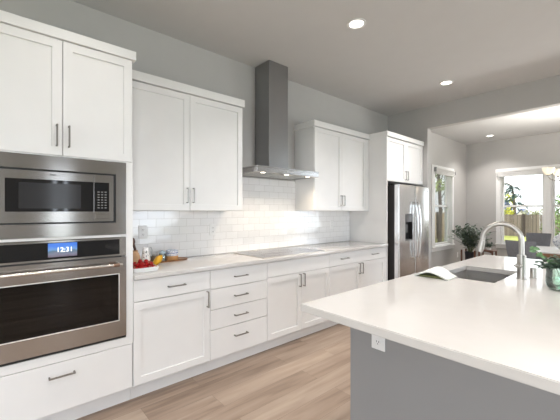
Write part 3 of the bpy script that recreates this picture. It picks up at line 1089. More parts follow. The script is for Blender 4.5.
for k in range(n):
    ya = by0 + .03 + k * (IY1 - .07 - by0) / n
    yb = by0 + .03 + (k + 1) * (IY1 - .07 - by0) / n
    b = MB()
    shaker(b, 0, .02, ya + G, yb - G, .119, .872)
    bmesh.ops.transform(b.bm, matrix=Matrix.Translation((1.999, ya + yb, 0)) @ Matrix.Rotation(PI, 4, 'Z'), verts=b.bm.verts)
    b.build('door', M['cab'], t)
mb = MB()
b = bmesh.new()
xs = [IX0, SX0, SX1, IX1]
ys = [IY0, SY0, SY1, IY1]
gv = [[b.verts.new((x, y, .9145)) for y in ys] for x in xs]
fcs = [b.faces.new((gv[i][j], gv[i + 1][j], gv[i + 1][j + 1], gv[i][j + 1])) for i in range(3) for j in range(3) if not (i == 1 and j == 1)]
r = bmesh.ops.extrude_face_region(b, geom=fcs)
bmesh.ops.translate(b, vec=(0, 0, -.036), verts=[g for g in r['geom'] if isinstance(g, bmesh.types.BMVert)])
bmesh.ops.recalc_face_normals(b, faces=b.faces)
es = [e for e in b.edges if len(e.link_faces) == 2 and e.calc_face_angle() > 1]
bmesh.ops.bevel(b, geom=es, offset=.003, segments=2, affect='EDGES')
mb._merge(b)
o = mb.build('island_countertop', M['quartz'], origin=(2.49, 2.49, .8785))
tag(o, 'pale polished quartz countertop on the island, with a sink cut-out', 'countertop')
# undermount sink
t = thing('sink', 'stainless undermount sink set into the island countertop', 'sink', (2.225, 2.67, .64))
mb = MB()
e = .012
sx0, sx1, sy0, sy1 = SX0 - .006, SX1 + .006, SY0 - .006, SY1 + .006
zt_, zb_ = .8765, .660
b = bmesh.new()
def ring(x0, x1, y0, y1, z, r):
    out = []
    for cx_, cy_, a0 in ((x1 - r, y1 - r, 0), (x0 + r, y1 - r, PI / 2), (x0 + r, y0 + r, PI), (x1 - r, y0 + r, 1.5 * PI)):
        for k in range(5):
            a = a0 + k * PI / 8
            out.append(b.verts.new((cx_ + r * math.cos(a), cy_ + r * math.sin(a), z)))
    return out
rs = [ring(sx0 - .02, sx1 + .02, sy0 - .02, sy1 + .02, zt_, .03), ring(sx0, sx1, sy0, sy1, zt_, .018), ring(sx0 + .002, sx1 - .002, sy0 + .002, sy1 - .002, zb_ + .02, .018),
      ring(sx0 + .018, sx1 - .018, sy0 + .018, sy1 - .018, zb_, .018)]
for A, Bq in zip(rs, rs[1:]):
    for k in range(20):
        b.faces.new((A[k], A[(k + 1) % 20], Bq[(k + 1) % 20], Bq[k]))
b.faces.new(rs[-1])
bm_geom = bmesh.ops.solidify(b, geom=list(b.faces), thickness=-.0015)
mb._merge(b)
mb.build('bowl', M['sink'], t)
MB().lathe([(0, 0), (.045, 0), (.045, .003), (.036, .004), (.030, .001), (0, .001)], (2.225, 2.67, zb_ + .0025), 28).build('drain', M['nickel'], t)

# faucet
fx, fy = 2.488, 2.660
t = thing('faucet', 'tall brushed nickel gooseneck faucet beside the island sink', 'faucet', (fx, fy, .915))
mb = MB()
mb.cyl((fx, fy, .915), (fx, fy, .921), .030, seg=28, bev=.001).cyl((fx, fy, .921), (fx, fy, 1.075), .0260, seg=28, bev=.002)
mb.build('body', M['nickel'], t)
pts = [(fx, fy, 1.07), (fx, fy, 1.12)]
R = .112
sdir = Vector((-.985, -.17, 0)).normalized()
for k in range(19):
    a = PI * 1.02 * k / 18
    off = R - R * math.cos(a)
    pts.append((fx + sdir.x * off, fy + sdir.y * off, 1.170 + R * math.sin(a)))
MB().tube(pts, .0165, 16).build('spout', M['nickel'], t)
pe = Vector(pts[-1])
mb = MB()
dvec = Vector((sdir.x * .22, sdir.y * .22, -1)).normalized()
mb.tube([pe, pe + dvec * .01, pe + dvec * .05, pe + dvec * .085], .017, 18, radii=[.017, .0185, .0205, .0215])
mb.build('spray_head', M['nickel'], t)
mb = MB()
mb.cyl((fx, fy, 1.005), (fx - .012, fy - .048, 1.005), .016, seg=18, bev=.002)
mb.tube([(fx - .012, fy - .046, 1.005), (fx - .018, fy - .058, 1.007), (fx - .024, fy - .070, 1.010)], .006, 10)
mb.build('lever', M['nickel'], t)
# air gap
o = MB().cyl((2.535, 2.755, .915), (2.535, 2.755, .919), .024, seg=24).cyl((2.535, 2.755, .919), (2.535, 2.755, .982), .0205, seg=24, bev=.003).build('sink_air_gap', M['nickel'], origin=(2.535, 2.755, .915))
tag(o, 'short nickel cylinder cap standing right of the faucet', 'air gap')

# ---- electrical outlets
def outlet(label, loc, rot=0.0, toggle=False):
    t = thing('wall_outlet', label, 'outlet', (0, 0, 0))
    MB().box(.0, .006, -.037, .037, -.060, .060, .002).build('cover_plate', M['plastic_w'], t)
    for z in (-.021, .021):
        s = MB().cyl((.005, 0, z), (.0085, 0, z), .0165, seg=20, bev=.0008).build('socket', M['plastic_w'], t)
        mb = MB()
        mb.box(.0083, .0088, -.0075, -.0050, z - .002, z + .007).box(.0083, .0088, .0045, .0070, z - .002, z + .007).cyl((.0083, 0, z - .009), (.0088, 0, z - .009), .0026, seg=10)
        mb.build('slot', M['slot'], s)
    t.location = loc
    t.rotation_euler = (0, 0, rot)
    return t


proto = outlet('white double outlet on the backsplash nearest the oven', (.0130, 1.020, 1.178))
def outlet_copy(label, loc, rot=0.0):
    c = copy_tree(proto)
    c['label'] = label
    c.location = loc
    c.rotation_euler = (0, 0, rot)
    return c
outlet_copy('white outlet on the backsplash just left of the range hood zone', (.0130, 1.735, 1.174))
outlet_copy('white outlet on the backsplash under the right wall cabinet', (.0130, 3.68, 1.174))
outlet_copy('white outlet on the grey island end, just under the counter overhang', (2.168, by0 - .0005, .745), -PI / 2)
outlet_copy('white outlet low on the dining wall left of the potted plant', (.0005, 8.42, .31))

# ================================================================== THINGS ON THE WALL COUNTER
ZC = .9150
# white dish of red fruit
dx0, dx1, dy0, dy1 = .395, .588, .762, .955
t = thing('serving_dish', 'white rectangular ceramic dish heaped with red fruit, beside the oven', 'dish', (.49, .86, ZC))
b = bmesh.new()
def ring2(i, z, r=.02):
    out = []
    x0, x1, y0, y1 = dx0 + i, dx1 - i, dy0 + i, dy1 - i
    for cx_, cy_, a0 in ((x1 - r, y1 - r, 0), (x0 + r, y1 - r, PI / 2), (x0 + r, y0 + r, PI), (x1 - r, y0 + r, 1.5 * PI)):
        for k in range(5):
            a = a0 + k * PI / 8
            out.append(b.verts.new((cx_ + r * math.cos(a), cy_ + r * math.sin(a), z)))
    return out
rs = [ring2(.012, ZC), ring2(.002, ZC + .02), ring2(0, ZC + .034), ring2(.005, ZC + .034), ring2(.009, ZC + .02), ring2(.018, ZC + .007)]
for A, Bq in zip(rs, rs[1:]):
    for k in range(20):
        b.faces.new((A[k], A[(k + 1) % 20], Bq[(k + 1) % 20], Bq[k]))
b.faces.new(rs[0][::-1]); b.faces.new(rs[-1])
mb = MB(); mb._merge(b)
mb.build('dish_body', M['ceram'], t)
random.seed(4)
proto_f = None
spots = []
for i in range(5):
    for j in range(5):
        spots.append((.428 + i * .033 + random.uniform(-.004, .004), .795 + j * .033 + random.uniform(-.004, .004), ZC + .0255))
for i in range(3):
    for j in range(4):
        spots.append((.452 + i * .034 + random.uniform(-.004, .004), .813 + j * .033 + random.uniform(-.004, .004), ZC + .0485))
for s in ((.475, .845), (.505, .880)):
    spots.append((*s, ZC + .0690))
for i, p in enumerate(spots):
    if proto_f is None:
        mb = MB()
        mb.lathe([(0, -.0175), (.006, -.0165), (.0125, -.010), (.0158, 0), (.0155, .007), (.011, .0135), (.004, .0155), (0, .0145)], (0, 0, 0), 14)
        f = proto_f = mb.build('red_fruit', M['red'])
        tag(f, 'small glossy red fruit heaped in the white dish', 'fruit', 'red fruit in the white dish')
        mb = MB()
        for k in range(5):
            a = 2 * PI * k / 5
            mb.leaf((0, 0, .0145), (math.cos(a), math.sin(a), .2), (0, 0, 1), .008, .004)
        mb.build('calyx', M['leaf_l'], f)
    else:
        f = copy_tree(proto_f)
    f.location = p
    f.rotation_euler = (random.uniform(-.9, .9), random.uniform(-.9, .9), random.uniform(0, 6))

# tan crock with a dark spoon
cx0, cy0 = .265, .872
o = MB().lathe([(0, 0), (.032, 0), (.039, .010), (.043, .045), (.041, .080), (.030, .108), (.022, .122), (.024, .132), (.020, .132), (.018, .122), (.034, .080), (.036, .03), (0, .012)], (cx0, cy0, ZC)).build('stoneware_crock', M['tan'], origin=(cx0, cy0, ZC))
tag(o, 'tan stoneware crock behind the red fruit, against the oven cabinet', 'crock')
mb = MB()
mb.tube([(cx0 + .002, cy0 + .004, ZC + .02), (cx0, cy0 + .002, ZC + .14), (cx0, cy0 - .012, ZC + .19)], .010, 10)
mb.ball((cx0, cy0 - .018, ZC + .205), .034, 14, (.35, .6, 1.0))
o = mb.build('wooden_spoon', M['darkwood'], origin=(cx0, cy0, ZC + .02))
tag(o, 'dark wooden spoon standing in the tan crock', 'spoon')
# white pitcher with dark pattern
px, py = .255, .962
t = thing('pitcher', 'small white pitcher with dark leaf marks beside the tan crock', 'pitcher', (px, py, ZC))
mw = band_mat('patterned_ceramic', [(0, (.80, .79, .76))], 0, .12, .2, (34, .60, .68, (.05, .06, .07)))
MB().lathe([(0, 0), (.026, 0), (.032, .012), (.036, .045), (.030, .100), (.022, .132), (.024, .148), (.021, .148), (.019, .132), (.027, .095), (.030, .03), (0, .010)], (px, py, ZC)).build('jug', mw, t)
MB().tube([(px - .004, py + .024, ZC + .138), (px - .006, py + .046, ZC + .148), (px - .007, py + .056, ZC + .122), (px - .006, py + .050, ZC + .075), (px - .004, py + .031, ZC + .058)], .0045, 10).build('handle', simple('grey_handle', (.42, .43, .42), .3), t)

# wooden tray
tx0, tx1, ty0, ty1 = .055, .225, .985, 1.385
b = bmesh.new()
prof = [(0, .0), (1, .0), (1.06, .012), (1.04, .013), (.96, .006), (0, .006)]
rings = []
segs = 40
for s_, z in prof:
    rr = []
    for k in range(segs):
        a = 2 * PI * k / segs
        ca, sa = math.cos(a), math.sin(a)
        sx_ = abs(ca) ** .6 * (1 if ca > 0 else -1)
        sy_ = abs(sa) ** .75 * (1 if sa > 0 else -1)
        rr.append(b.verts.new(((tx0 + tx1) / 2 + s_ * sx_ * (tx1 - tx0) / 2 * .94 + (0 if s_ else 0), (ty0 + ty1) / 2 + s_ * sy_ * (ty1 - ty0) / 2 * .94, ZC + z)) if s_ else None)
    rings.append(rr)
for A, Bq in zip(rings[1:-1], rings[2:-1]):
    for k in range(segs):
        b.faces.new((A[k], A[(k + 1) % segs], Bq[(k + 1) % segs], Bq[k]))
b.faces.new(rings[1][::-1]); b.faces.new(rings[-2])
mb = MB(); mb._merge(b)
o = mb.build('wooden_tray', M['wood_tray'], origin=((tx0 + tx1) / 2, (ty0 + ty1) / 2, ZC))
tag(o, 'long dark wood tray on the counter holding jars', 'tray')
ZTY = ZC + .0065
# yellow fruit
yx, yy = .325, 1.040
mb = MB()
rot = Euler((0, math.radians(38), math.radians(60)))
mb.lathe([(0, -.052), (.006, -.050), (.012, -.046), (.024, -.032), (.029, -.005), (.028, .015), (.020, .034), (.009, .044), (.005, .050), (0, .051)], (0, 0, 0), 20)
bmesh.ops.transform(mb.bm, matrix=Matrix.Translation((yx, yy, ZC + .047)) @ rot.to_matrix().to_4x4(), verts=mb.bm.verts)
zmin = min(v.co.z for v in mb.bm.verts)
bmesh.ops.translate(mb.bm, vec=(0, 0, ZC + .0003 - zmin), verts=mb.bm.verts)
o = mb.build('lemon', M['yellow'], origin=(yx, yy, ZC))
tag(o, 'yellow lemon leaning between the red fruit and the wooden tray', 'fruit')
# glass jar with pale lid
jx, jy = .150, 1.145
t = thing('glass_jar', 'small clear glass jar on the wooden tray, left of the patterned canister', 'jar', (jx, jy, ZTY))
MB().lathe([(0, 0), (.030, 0), (.033, .006), (.033, .052), (.027, .062), (.027, .068), (.024, .068), (.024, .062), (.030, .050), (.030, .008), (0, .005)], (jx, jy, ZTY)).build('glass', M['jarglass'], t)
MB().lathe([(0, 0), (.0285, 0), (.0285, .030), (0, .030)], (jx, jy, ZTY + .007)).build('contents', simple('grey_salt', (.42, .43, .45), .8, noise=.2, nscale=80), t)
MB().lathe([(0, 0), (.029, 0), (.029, .012), (.010, .016), (.008, .024), (0, .026)], (jx, jy, ZTY + .0685)).build('lid', simple('pale_blue_lid', (.50, .62, .70), .2), t)
jx, jy = .120, 1.085
t = thing('spice_jar', 'squat dark jar at the left end of the wooden tray', 'jar', (jx, jy, ZTY))
MB().lathe([(0, 0), (.026, 0), (.031, .012), (.031, .040), (.026, .050), (0, .050)], (jx, jy, ZTY)).build('jar_body', simple('brown_jar', (.16, .12, .08), .25, noise=.3, nscale=30), t)
MB().lathe([(0, 0), (.028, 0), (.028, .012), (0, .014)], (jx, jy, ZTY + .0505)).build('lid', simple('grey_lid', (.35, .34, .32), .35), t)
# patterned canister
jx, jy = .150, 1.235
t = thing('canister', 'round blue and white patterned canister with a tan base, on the wooden tray', 'canister', (jx, jy, ZTY))
MB().lathe([(0, 0), (.050, 0), (.055, .008), (.055, .040), (0, .040)], (jx, jy, ZTY)).build('base', simple('tan_band', (.58, .31, .12), .4, noise=.1), t)
mw = band_mat('blue_pattern', [(0, (.78, .78, .78)), (.50, (.12, .18, .36)), (.62, (.78, .78, .80)), (.85, (.62, .68, .74))], .040, .088, .25, (60, .52, .60, (.08, .13, .35)))
MB().lathe([(0, .0402), (.054, .0402), (.054, .085), (.050, .090), (.046, .090), (.046, .045), (0, .045)], (jx, jy, ZTY)).build('bowl', mw, t)

# ================================================================== THINGS ON THE ISLAND
ZI = .9150
# folded dish towel arched over the sink's near corner
pr = []
for k in range(25):
    s = k / 24
    x = 1.965 + s * .225
    z = .004 + .058 * math.sin(PI * min(1, s * 1.02)) ** 1.3 * (1 - .25 * s)
    pr.append((x, z))
b = bmesh.new()
NY = 14
top, bot = [], []
for j in range(NY):
    v_ = j / (NY - 1)
    rt, rb = [], []
    for (x, z) in pr:
        y = 2.215 + v_ * .15 + .02 * (x - 2.0)
        zz = ZI + .0005 + z * (.72 + .28 * v_) + .002 * math.sin(9 * v_ + 20 * x) * (z / .05)
        rt.append(b.verts.new((x, y, zz + .006)))
        rb.append(b.verts.new((x, y, zz - .003)))
    top.append(rt); bot.append(rb)
n_ = len(pr)
for j in range(NY - 1):
    for k in range(n_ - 1):
        b.faces.new((top[j][k], top[j][k + 1], top[j + 1][k + 1], top[j + 1][k]))
        b.faces.new((bot[j][k], bot[j + 1][k], bot[j + 1][k + 1], bot[j][k + 1]))
for k in range(n_ - 1):
    b.faces.new((top[0][k], bot[0][k], bot[0][k + 1], top[0][k + 1]))
    b.faces.new((top[-1][k], top[-1][k + 1], bot[-1][k + 1], bot[-1][k]))
for j in range(NY - 1):
    b.faces.new((top[j][0], top[j + 1][0], bot[j + 1][0], bot[j][0]))
    b.faces.new((top[j][-1], bot[j][-1], bot[j + 1][-1], top[j + 1][-1]))
t = thing('dish_towel', 'folded white dish towel arched on the island beside the sink', 'towel', (2.09, 2.29, ZI))
mb = MB(); mb._merge(b)
zmin = min(v.co.z for v in mb.bm.verts)
bmesh.ops.translate(mb.bm, vec=(0, 0, ZI + .0005 - zmin), verts=mb.bm.verts)
mb.build('top_fold', M['towel'], t, smooth=60)
mb = MB()
mb.box(1.99, 2.165, 2.235, 2.35, ZI + .0005, ZI + .012, .004, 2)
mb.build('inner_fold', M['olive'], t)

# green glass vase with leafy stems
vx, vy = 2.745, 2.475
t = thing('glass_vase', 'squat green glass vase with leafy stems at the right edge of the island', 'vase', (vx, vy, ZI))
MB().lathe([(0, 0), (.076, 0), (.092, .010), (.100, .030), (.100, .070), (.097, .095), (.098, .118), (.094, .118), (.093, .095), (.096, .070), (.096, .030), (.088, .013), (0, .006)], (vx, vy, ZI), 40).build('vessel', M['greenglass'], t)
MB().lathe([(0, 0), (.080, 0), (.094, .02), (.094, .045), (0, .045)], (vx, vy, ZI + .0115), 36).build('water', M['water'], t)
random.seed(11)
fol, stm, fresh = MB(), MB(), MB()
for i in range(13):
    a = random.uniform(0, 2 * PI)
    L = random.uniform(.05, .105)
    tilt = random.uniform(.5, 1.3)
    p = Vector((vx + .03 * math.cos(a + 2), vy + .03 * math.sin(a + 2), ZI + .02))
    pts = [p, Vector((vx + .03 * math.cos(a), vy + .03 * math.sin(a), ZI + .12))]
    d = Vector((math.cos(a) * math.sin(tilt), math.sin(a) * math.sin(tilt), math.cos(tilt)))
    for k in range(4):
        pts.append(pts[-1] + d * L / 4)
        d = (d + Vector((0, 0, -.22))).normalized()
    stm.tube(pts, .0022, 6)
    for k in range(9):
        s = 1 + (k / 8) * 4
        i0 = min(int(s), 4)
        q = pts[i0].lerp(pts[i0 + 1], s - i0)
        for sd_ in (0, 1, 2):
            aa = random.uniform(0, 2 * PI)
            fol.leaf(q, (math.cos(aa), math.sin(aa), random.uniform(-.3, .6)), (random.uniform(-.4, .4), random.uniform(-.4, .4), 1), random.uniform(.030, .048), random.uniform(.018, .028))
# the one bright sprig leaning left
pts = [Vector((vx - .02, vy, ZI + .02)), Vector((vx - .06, vy + .01, ZI + .145)), Vector((vx - .10, vy + .02, ZI + .17)), Vector((vx - .145, vy + .03, ZI + .205)), Vector((vx - .17, vy + .035, ZI + .225))]
stm.tube(pts, .002, 6)
for k in range(9):
    s = 1 + k / 8 * 2.95
    i0 = min(int(s), 3)
    q = pts[i0].lerp(pts[i0 + 1], s - i0)
    for sd_ in (0, 1):
        aa = random.uniform(0, 2 * PI)
        fresh.leaf(q, (math.cos(aa), math.sin(aa), random.uniform(-.5, .5)), (random.uniform(-.6, .6), -1, .6), random.uniform(.026, .042), random.uniform(.018, .026))
fol.build('foliage', M['leaf'], t, smooth=0)
stm.build('stem', M['stem'], t)
fresh.build('sprig', M['leaf_l'], t, smooth=0)

# ================================================================== DINING AREA
# table
TX0, TX1, TY0_, TY1_ = 1.60, 3.45, 6.08, 7.10
t = thing('dining_table', 'wooden dining table with a pale top, behind the island at right', 'table', ((TX0 + TX1) / 2, (TY0_ + TY1_) / 2, 0))
MB().box(TX0, TX1, TY0_, TY1_, .745, .765, .003).build('tabletop', M['tabletop'], t)
mb = MB()
mb.box(TX0 + .004, TX1 - .004, TY0_ + .004, TY1_ - .004, .690, .7445, .003)
mb.build('apron', simple('red_brown_wood', (.30, .145, .075), .4, noise=.25, nscale=8, stretch=(1, 8, 1)), t)
for sx_ in (TX0 + .10, TX1 - .10):
    for sy_ in (TY0_ + .06, TY1_ - .06):
        MB().cyl((sx_, sy_, .0005), (sx_, sy_, .690), .022, .034, seg=16).build('leg', M['wood'], t)


def chair(label, loc, rz):
    t = thing('dining_chair', label, 'chair', (0, 0, 0), group='dining chairs')
    MB().box(-.23, .23, -.22, .24, .40, .475, .03, 3).build('seat', M['fabric'], t)
    # tapered curved backrest at -y
    b = bmesh.new()
    rows = []
    for z, w, y in ((.47, .14, -.20), (.60, .155, -.235), (.78, .180, -.275), (.955, .190, -.305)):
        rr = []
        for k in range(9):
            s = -1 + 2 * k / 8
            rr.append((w * s, y + .05 * s * s - .05, z))
        rows.append(rr)
    fr = [[b.verts.new(p) for p in r_] for r_ in rows]
    for i in range(3):
        for k in range(8):
            b.faces.new((fr[i][k], fr[i][k + 1], fr[i + 1][k + 1], fr[i + 1][k]))
    bmesh.ops.solidify(b, geom=list(b.faces), thickness=.05)
    bmesh.ops.recalc_face_normals(b, faces=b.faces)
    es = [e for e in b.edges if len(e.link_faces) == 2 and e.calc_face_angle() > .9]
    bmesh.ops.bevel(b, geom=es, offset=.014, segments=3, affect='EDGES')
    mb = MB(); mb._merge(b)
    mb.build('backrest', M['fabric'], t, smooth=50)
    for sx_ in (-.19, .19):
        for sy_, k in ((-.17, -1), (.19, 1)):
            MB().cyl((sx_ * 1.08, sy_ + k * .03, .0005), (sx_, sy_, .41), .012, .019, seg=12).build('leg', M['wood'], t)
    t.location = loc
    t.rotation_euler = (0, 0, rz)
    return t


c1 = chair('charcoal upholstered chair on the island side of the dining table, seen through the faucet arch', (1.92, 5.82, 0), math.radians(-10))
c2 = copy_tree(c1)
c2['label'] = 'charcoal upholstered chair on the window side of the dining table'
c2.rotation_euler = (0, 0, math.radians(180))
c2.location = (1.69, 7.36, 0)

# patterned vase on the table
vx, vy = 2.165, 6.75
t_ = MB().lathe([(0, 0), (.055, 0), (.060, .012), (.100, .05), (.128, .10), (.130, .135), (.112, .185), (.075, .222), (.055, .238), (.058, .262), (.050, .262), (.047, .238), (.066, .218), (.104, .18), (.120, .13), (.118, .10), (.09, .055), (0, .02)], (vx, vy, .766), 36)
o = t_.build('ceramic_vase', band_mat('swirl_ceramic', [(0, (.72, .73, .74))], 0, .3, .2, (16, .47, .53, (.10, .14, .24))), origin=(vx, vy, .766))
tag(o, 'round white vase with blue swirl pattern on the dining table', 'vase')

# chandelier
hx, hy = 2.28, 6.75
t = thing('chandelier', 'nickel chandelier with frosted white bowl shades over the dining table', 'chandelier', (hx, hy, 1.85))
mb = MB()
mb.cyl((hx, hy, 2.05), (hx, hy, H - .02), .006, seg=10).cyl((hx, hy, H - .022), (hx, hy, H - .001), .06, seg=28, bev=.003)
mb.build('stem', M['nickel'], t)
MB().lathe([(0, -.20), (.012, -.19), (.020, -.15), (.014, -.08), (.022, -.02), (.014, .04), (.009, .1), (0, .1)], (hx, hy, 2.0), 20).build('hub', M['nickel'], t)
for k in range(5):
    a = math.radians(205 + 72 * k)
    ca, sa = math.cos(a), math.sin(a)
    R_ = .31
    pts = [(hx + ca * r_, hy + sa * r_, z_) for r_, z_ in ((.012, 1.86), (.09, 1.835), (.20, 1.845), (.28, 1.875), (R_, 1.915), (R_, 1.935))]
    ar = MB().tube(pts, .006, 10).cyl((hx + ca * R_, hy + sa * R_, 1.928), (hx + ca * R_, hy + sa * R_, 1.945), .022, seg=16).build('arm', M['nickel'], t)
    c_ = (hx + ca * R_, hy + sa * R_, 1.945)
    MB().lathe([(0, .001), (.022, .001), (.048, .022), (.070, .060), (.082, .112), (.078, .112), (.066, .062), (.044, .026), (.02, .006), (0, .006)], c_, 28).build('shade', M['shade'], ar)
    MB().ball((c_[0], c_[1], c_[2] + .055), .026, 14, (1, 1, 1.2)).build('bulb', emit('warm_bulb', (1, .9, .75), 5), ar)
    ld = bpy.data.lights.new('chandelier_lamp', 'POINT')
    ld.energy = 23
    ld.color = (1.0, .96, .91)
    ld.shadow_soft_size = .03
    lp = bpy.data.objects.new('chandelier_lamp', ld)
    COL.objects.link(lp)
    lp.parent = t
    lp.location = Vector((c_[0], c_[1], c_[2] + .095)) - Vector(t.location)

# plant stand, planter with plant, side stand with a small plant
def leaf_plant(name, label, px, py, z0, pot, spread, height, n, nl, ls, seed, mat):
    random.seed(seed)
    t = thing(name, label, 'plant', (px, py, z0))
    MB().lathe(pot, (px, py, z0), 24).build('pot', simple('dark_pot', (.025, .025, .028), .4) if name == 'potted_plant' else M['ceram'], t)
    ptop = pot[2][1]
    MB().lathe([(0, 0), (pot[2][0] - .012, 0), (pot[2][0] - .012, .012), (0, .012)], (px, py, z0 + ptop - .03), 20).build('soil', simple('soil', (.04, .03, .022), .95), t)
    fol, stm = MB(), MB()
    for i in range(n):
        a = random.uniform(0, 2 * PI)
        rr = random.uniform(.15, 1.0)
        h = height * random.uniform(.55, 1.0) * (1 - .35 * rr * rr)
        e = Vector((px + math.cos(a) * spread * rr, py + math.sin(a) * spread * rr, z0 + ptop + h))
        s = Vector((px + math.cos(a) * .02, py + math.sin(a) * .02, z0 + ptop - .02))
        mid = (s + e) / 2 + Vector((-(e.x - s.x) * .22, -(e.y - s.y) * .22, h * .12))
        pts = [s, (s + mid) / 2, mid, (mid + e) / 2, e]
        stm.tube(pts, .003, 5)
        for k in range(nl):
            u = .25 + .75 * k / (nl - 1)
            q = s.lerp(mid, u * 2) if u < .5 else mid.lerp(e, u * 2 - 1)
            aa = random.uniform(0, 2 * PI)
            d = (e - mid).normalized() * .5 + Vector((math.cos(aa), math.sin(aa), random.uniform(-.2, .5)))
            fol.leaf(q, d, (random.uniform(-.5, .5), random.uniform(-.5, .5), 1), ls * random.uniform(.7, 1.2), ls * random.uniform(.34, .5))
    fol.build('foliage', mat, t, smooth=0)
    stm.build('stem', M['stem'], t)
    return t


sx_, sy_ = .485, 7.80
t = thing('plant_stand', 'dark reddish wood plant stand holding the black pot, in the dining corner', 'plant stand', (sx_, sy_, 0))
for a, b_ in ((-.13, -.13), (.13, -.13), (-.13, .13), (.13, .13)):
    MB().box(sx_ + a - .016, sx_ + a + .016, sy_ + b_ - .016, sy_ + b_ + .016, .0005, .53, .004).build('leg', M['wood_red'], t)
mb = MB()
mb.box(sx_ - .114, sx_ + .114, sy_ - .146 + .004, sy_ - .114 - .004, .24, .27).box(sx_ - .114, sx_ + .114, sy_ + .118, sy_ + .142, .24, .27)
mb.box(sx_ - .142, sx_ - .118, sy_ - .114, sy_ + .114, .24, .27).box(sx_ + .118, sx_ + .142, sy_ - .114, sy_ + .114, .24, .27)
mb.box(sx_ - .114, sx_ + .114, sy_ - .11, sy_ + .11, .225, .2395)
mb.build('shelf_rail', M['wood_red'], t)
leaf_plant('potted_plant', 'large leafy plant in a black pot in the dining corner', sx_, sy_, .2400, [(0, 0), (.085, 0), (.110, .24), (.100, .24), (.098, .20), (0, .20)], .50, .62, 46, 12, .10, 5, M['leaf_d'])
sx_, sy_ = .80, 7.86
t = thing('side_stand', 'small reddish wood side stand right of the potted plant', 'stand', (sx_, sy_, 0))
MB().box(sx_ - .145, sx_ + .145, sy_ - .145, sy_ + .145, .525, .548, .004).build('top', M['wood_red'], t)
for a, b_ in ((-.12, -.12), (.12, -.12), (-.12, .12), (.12, .12)):
    MB().cyl((sx_ + a * 1.05, sy_ + b_ * 1.05, .0005), (sx_ + a, sy_ + b_, .525), .010, .018, seg=10).build('leg', M['wood_red'], t)
arch = [(-.135, .5245)] + [(-.105 + .21 * k / 8, .497 + .020 * math.sin(PI * k / 8)) for k in range(9)] + [(.135, .5245)]
mb = MB()
mb.prism([(sx_ + a, z) for a, z in arch], 1, sy_ - .142, sy_ - .130)
mb.prism([(sx_ + a, z) for a, z in arch], 1, sy_ + .130, sy_ + .142)
mb.build('apron', M['wood_red'], t)
leaf_plant('small_plant', 'small low leafy plant in a white pot on the side stand', sx_ + .02, sy_, .5485, [(0, 0), (.035, 0), (.045, .05), (.040, .05), (.038, .04), (0, .04)], .13, .12, 14, 7, .05, 9, M['leaf'])

# ================================================================== CEILING LIGHTS
def downlight(label, x, y, power=26):
    t = thing('recessed_light', label, 'ceiling light', (x, y, H), group='recessed ceiling lights')
    MB().lathe([(.062, -.0005), (.085, -.0005), (.083, -.006), (.064, -.008), (.062, -.004), (.062, -.0005)], (x, y, H), 36).build('trim_ring', M['trim'], t)
    MB().lathe([(0, -.001), (.0615, -.001), (.0615, -.0035), (0, -.0045)], (x, y, H), 36).build('diffuser', M['lamp'], t)
    ld = bpy.data.lights.new('recessed_lamp', 'AREA')
    ld.shape = 'DISK'
    ld.size = .12
    ld.energy = power
    ld.color = (1.0, .95, .92)
    ld.spread = math.radians(115)
    l = bpy.data.objects.new('recessed_lamp', ld)
    COL.objects.link(l)
    l.parent = t
    l.location = (0, 0, -.0055)
    return t


DL = 13.5
downlight('lit round recessed ceiling light nearest the range hood', 1.321, 2.441, DL)
downlight('lit round recessed ceiling light above the refrigerator end of the kitchen', 1.306, 4.444, DL)
downlight('lit round recessed light in the dining area ceiling', .715, 8.30, DL)
downlight('unseen recessed light over the left end of the aisle', 1.32, .44, DL * .3)  # unseen fixtures from here on are added to brighten the rooms
downlight('unseen recessed light behind the tall cabinet', 1.32, -1.56, DL)
downlight('unseen recessed light over the near end of the island', 2.55, 1.45, DL * .5)  # added off the grid to lighten the base cabinet fronts
downlight('unseen recessed light just behind the viewpoint', 2.55, .15, DL * .7)
downlight('unseen recessed light right of the island', 4.0, 2.44, DL)
downlight('unseen recessed light over the great room', 4.0, .44, DL)
downlight('unseen recessed light by the partition wall', 4.0, 4.44, DL)
downlight('unseen recessed light in the right half of the dining ceiling', 4.2, 8.30, DL)
downlight('unseen recessed light in the dining ceiling near the partition', 4.2, 6.1, DL * 1.5)
downlight('unseen recessed light in the far right of the dining ceiling', 6.0, 7.2, DL * 1.5)

# ================================================================== OUTSIDE
GZ = -.45
o = MB().box(-60, 60, -20, 90, GZ - .1, GZ).build('lawn', M['grass'], origin=(0, 20, GZ))
tag(o, 'sunlit lawn outside the dining windows', 'lawn', kind='structure')


def fence(label, axis, at, a, b, mat, h=1.57, step=2.45, off=0.0):
    mid = (at, (a + b) / 2, GZ) if axis == 0 else ((a + b) / 2, at, GZ)
    t = thing('garden_fence', label, 'fence', mid)
    n = int((b - a) / .15)
    mb = MB()
    for k in range(n):
        u = a + k * (b - a) / n
        w = (b - a) / n - .006
        hh = h + .012 * math.sin(k * 2.3)
        if axis == 0:
            mb.box(at - .01, at + .01, u, u + w, GZ + .03, GZ + hh)
        else:
            mb.box(u, u + w, at - .01, at + .01, GZ + .03, GZ + hh)
    mb.build('boards', mat, t, smooth=0)
    u = a + off
    while u < b:
        if axis == 0:
            MB().box(at + .011, at + .10, u - .05, u + .05, GZ, GZ + h + .04).build('post', M['post'], t)
        else:
            MB().box(u - .06, u + .06, at - .12, at - .011, GZ, GZ + h + .04).build('post', M['post'], t)
        u += step
    return t


fence('weathered grey-brown board fence across the lawn, behind the window by the faucet', 1, 28.0, -5.9, 12.0, M['fence'], step=4.0, off=3.176)
fence('tan board fence seen through the narrow left side window', 0, -6.0, 9.0, 27.8, M['fence_side'], h=1.72, step=3.0, off=.5)


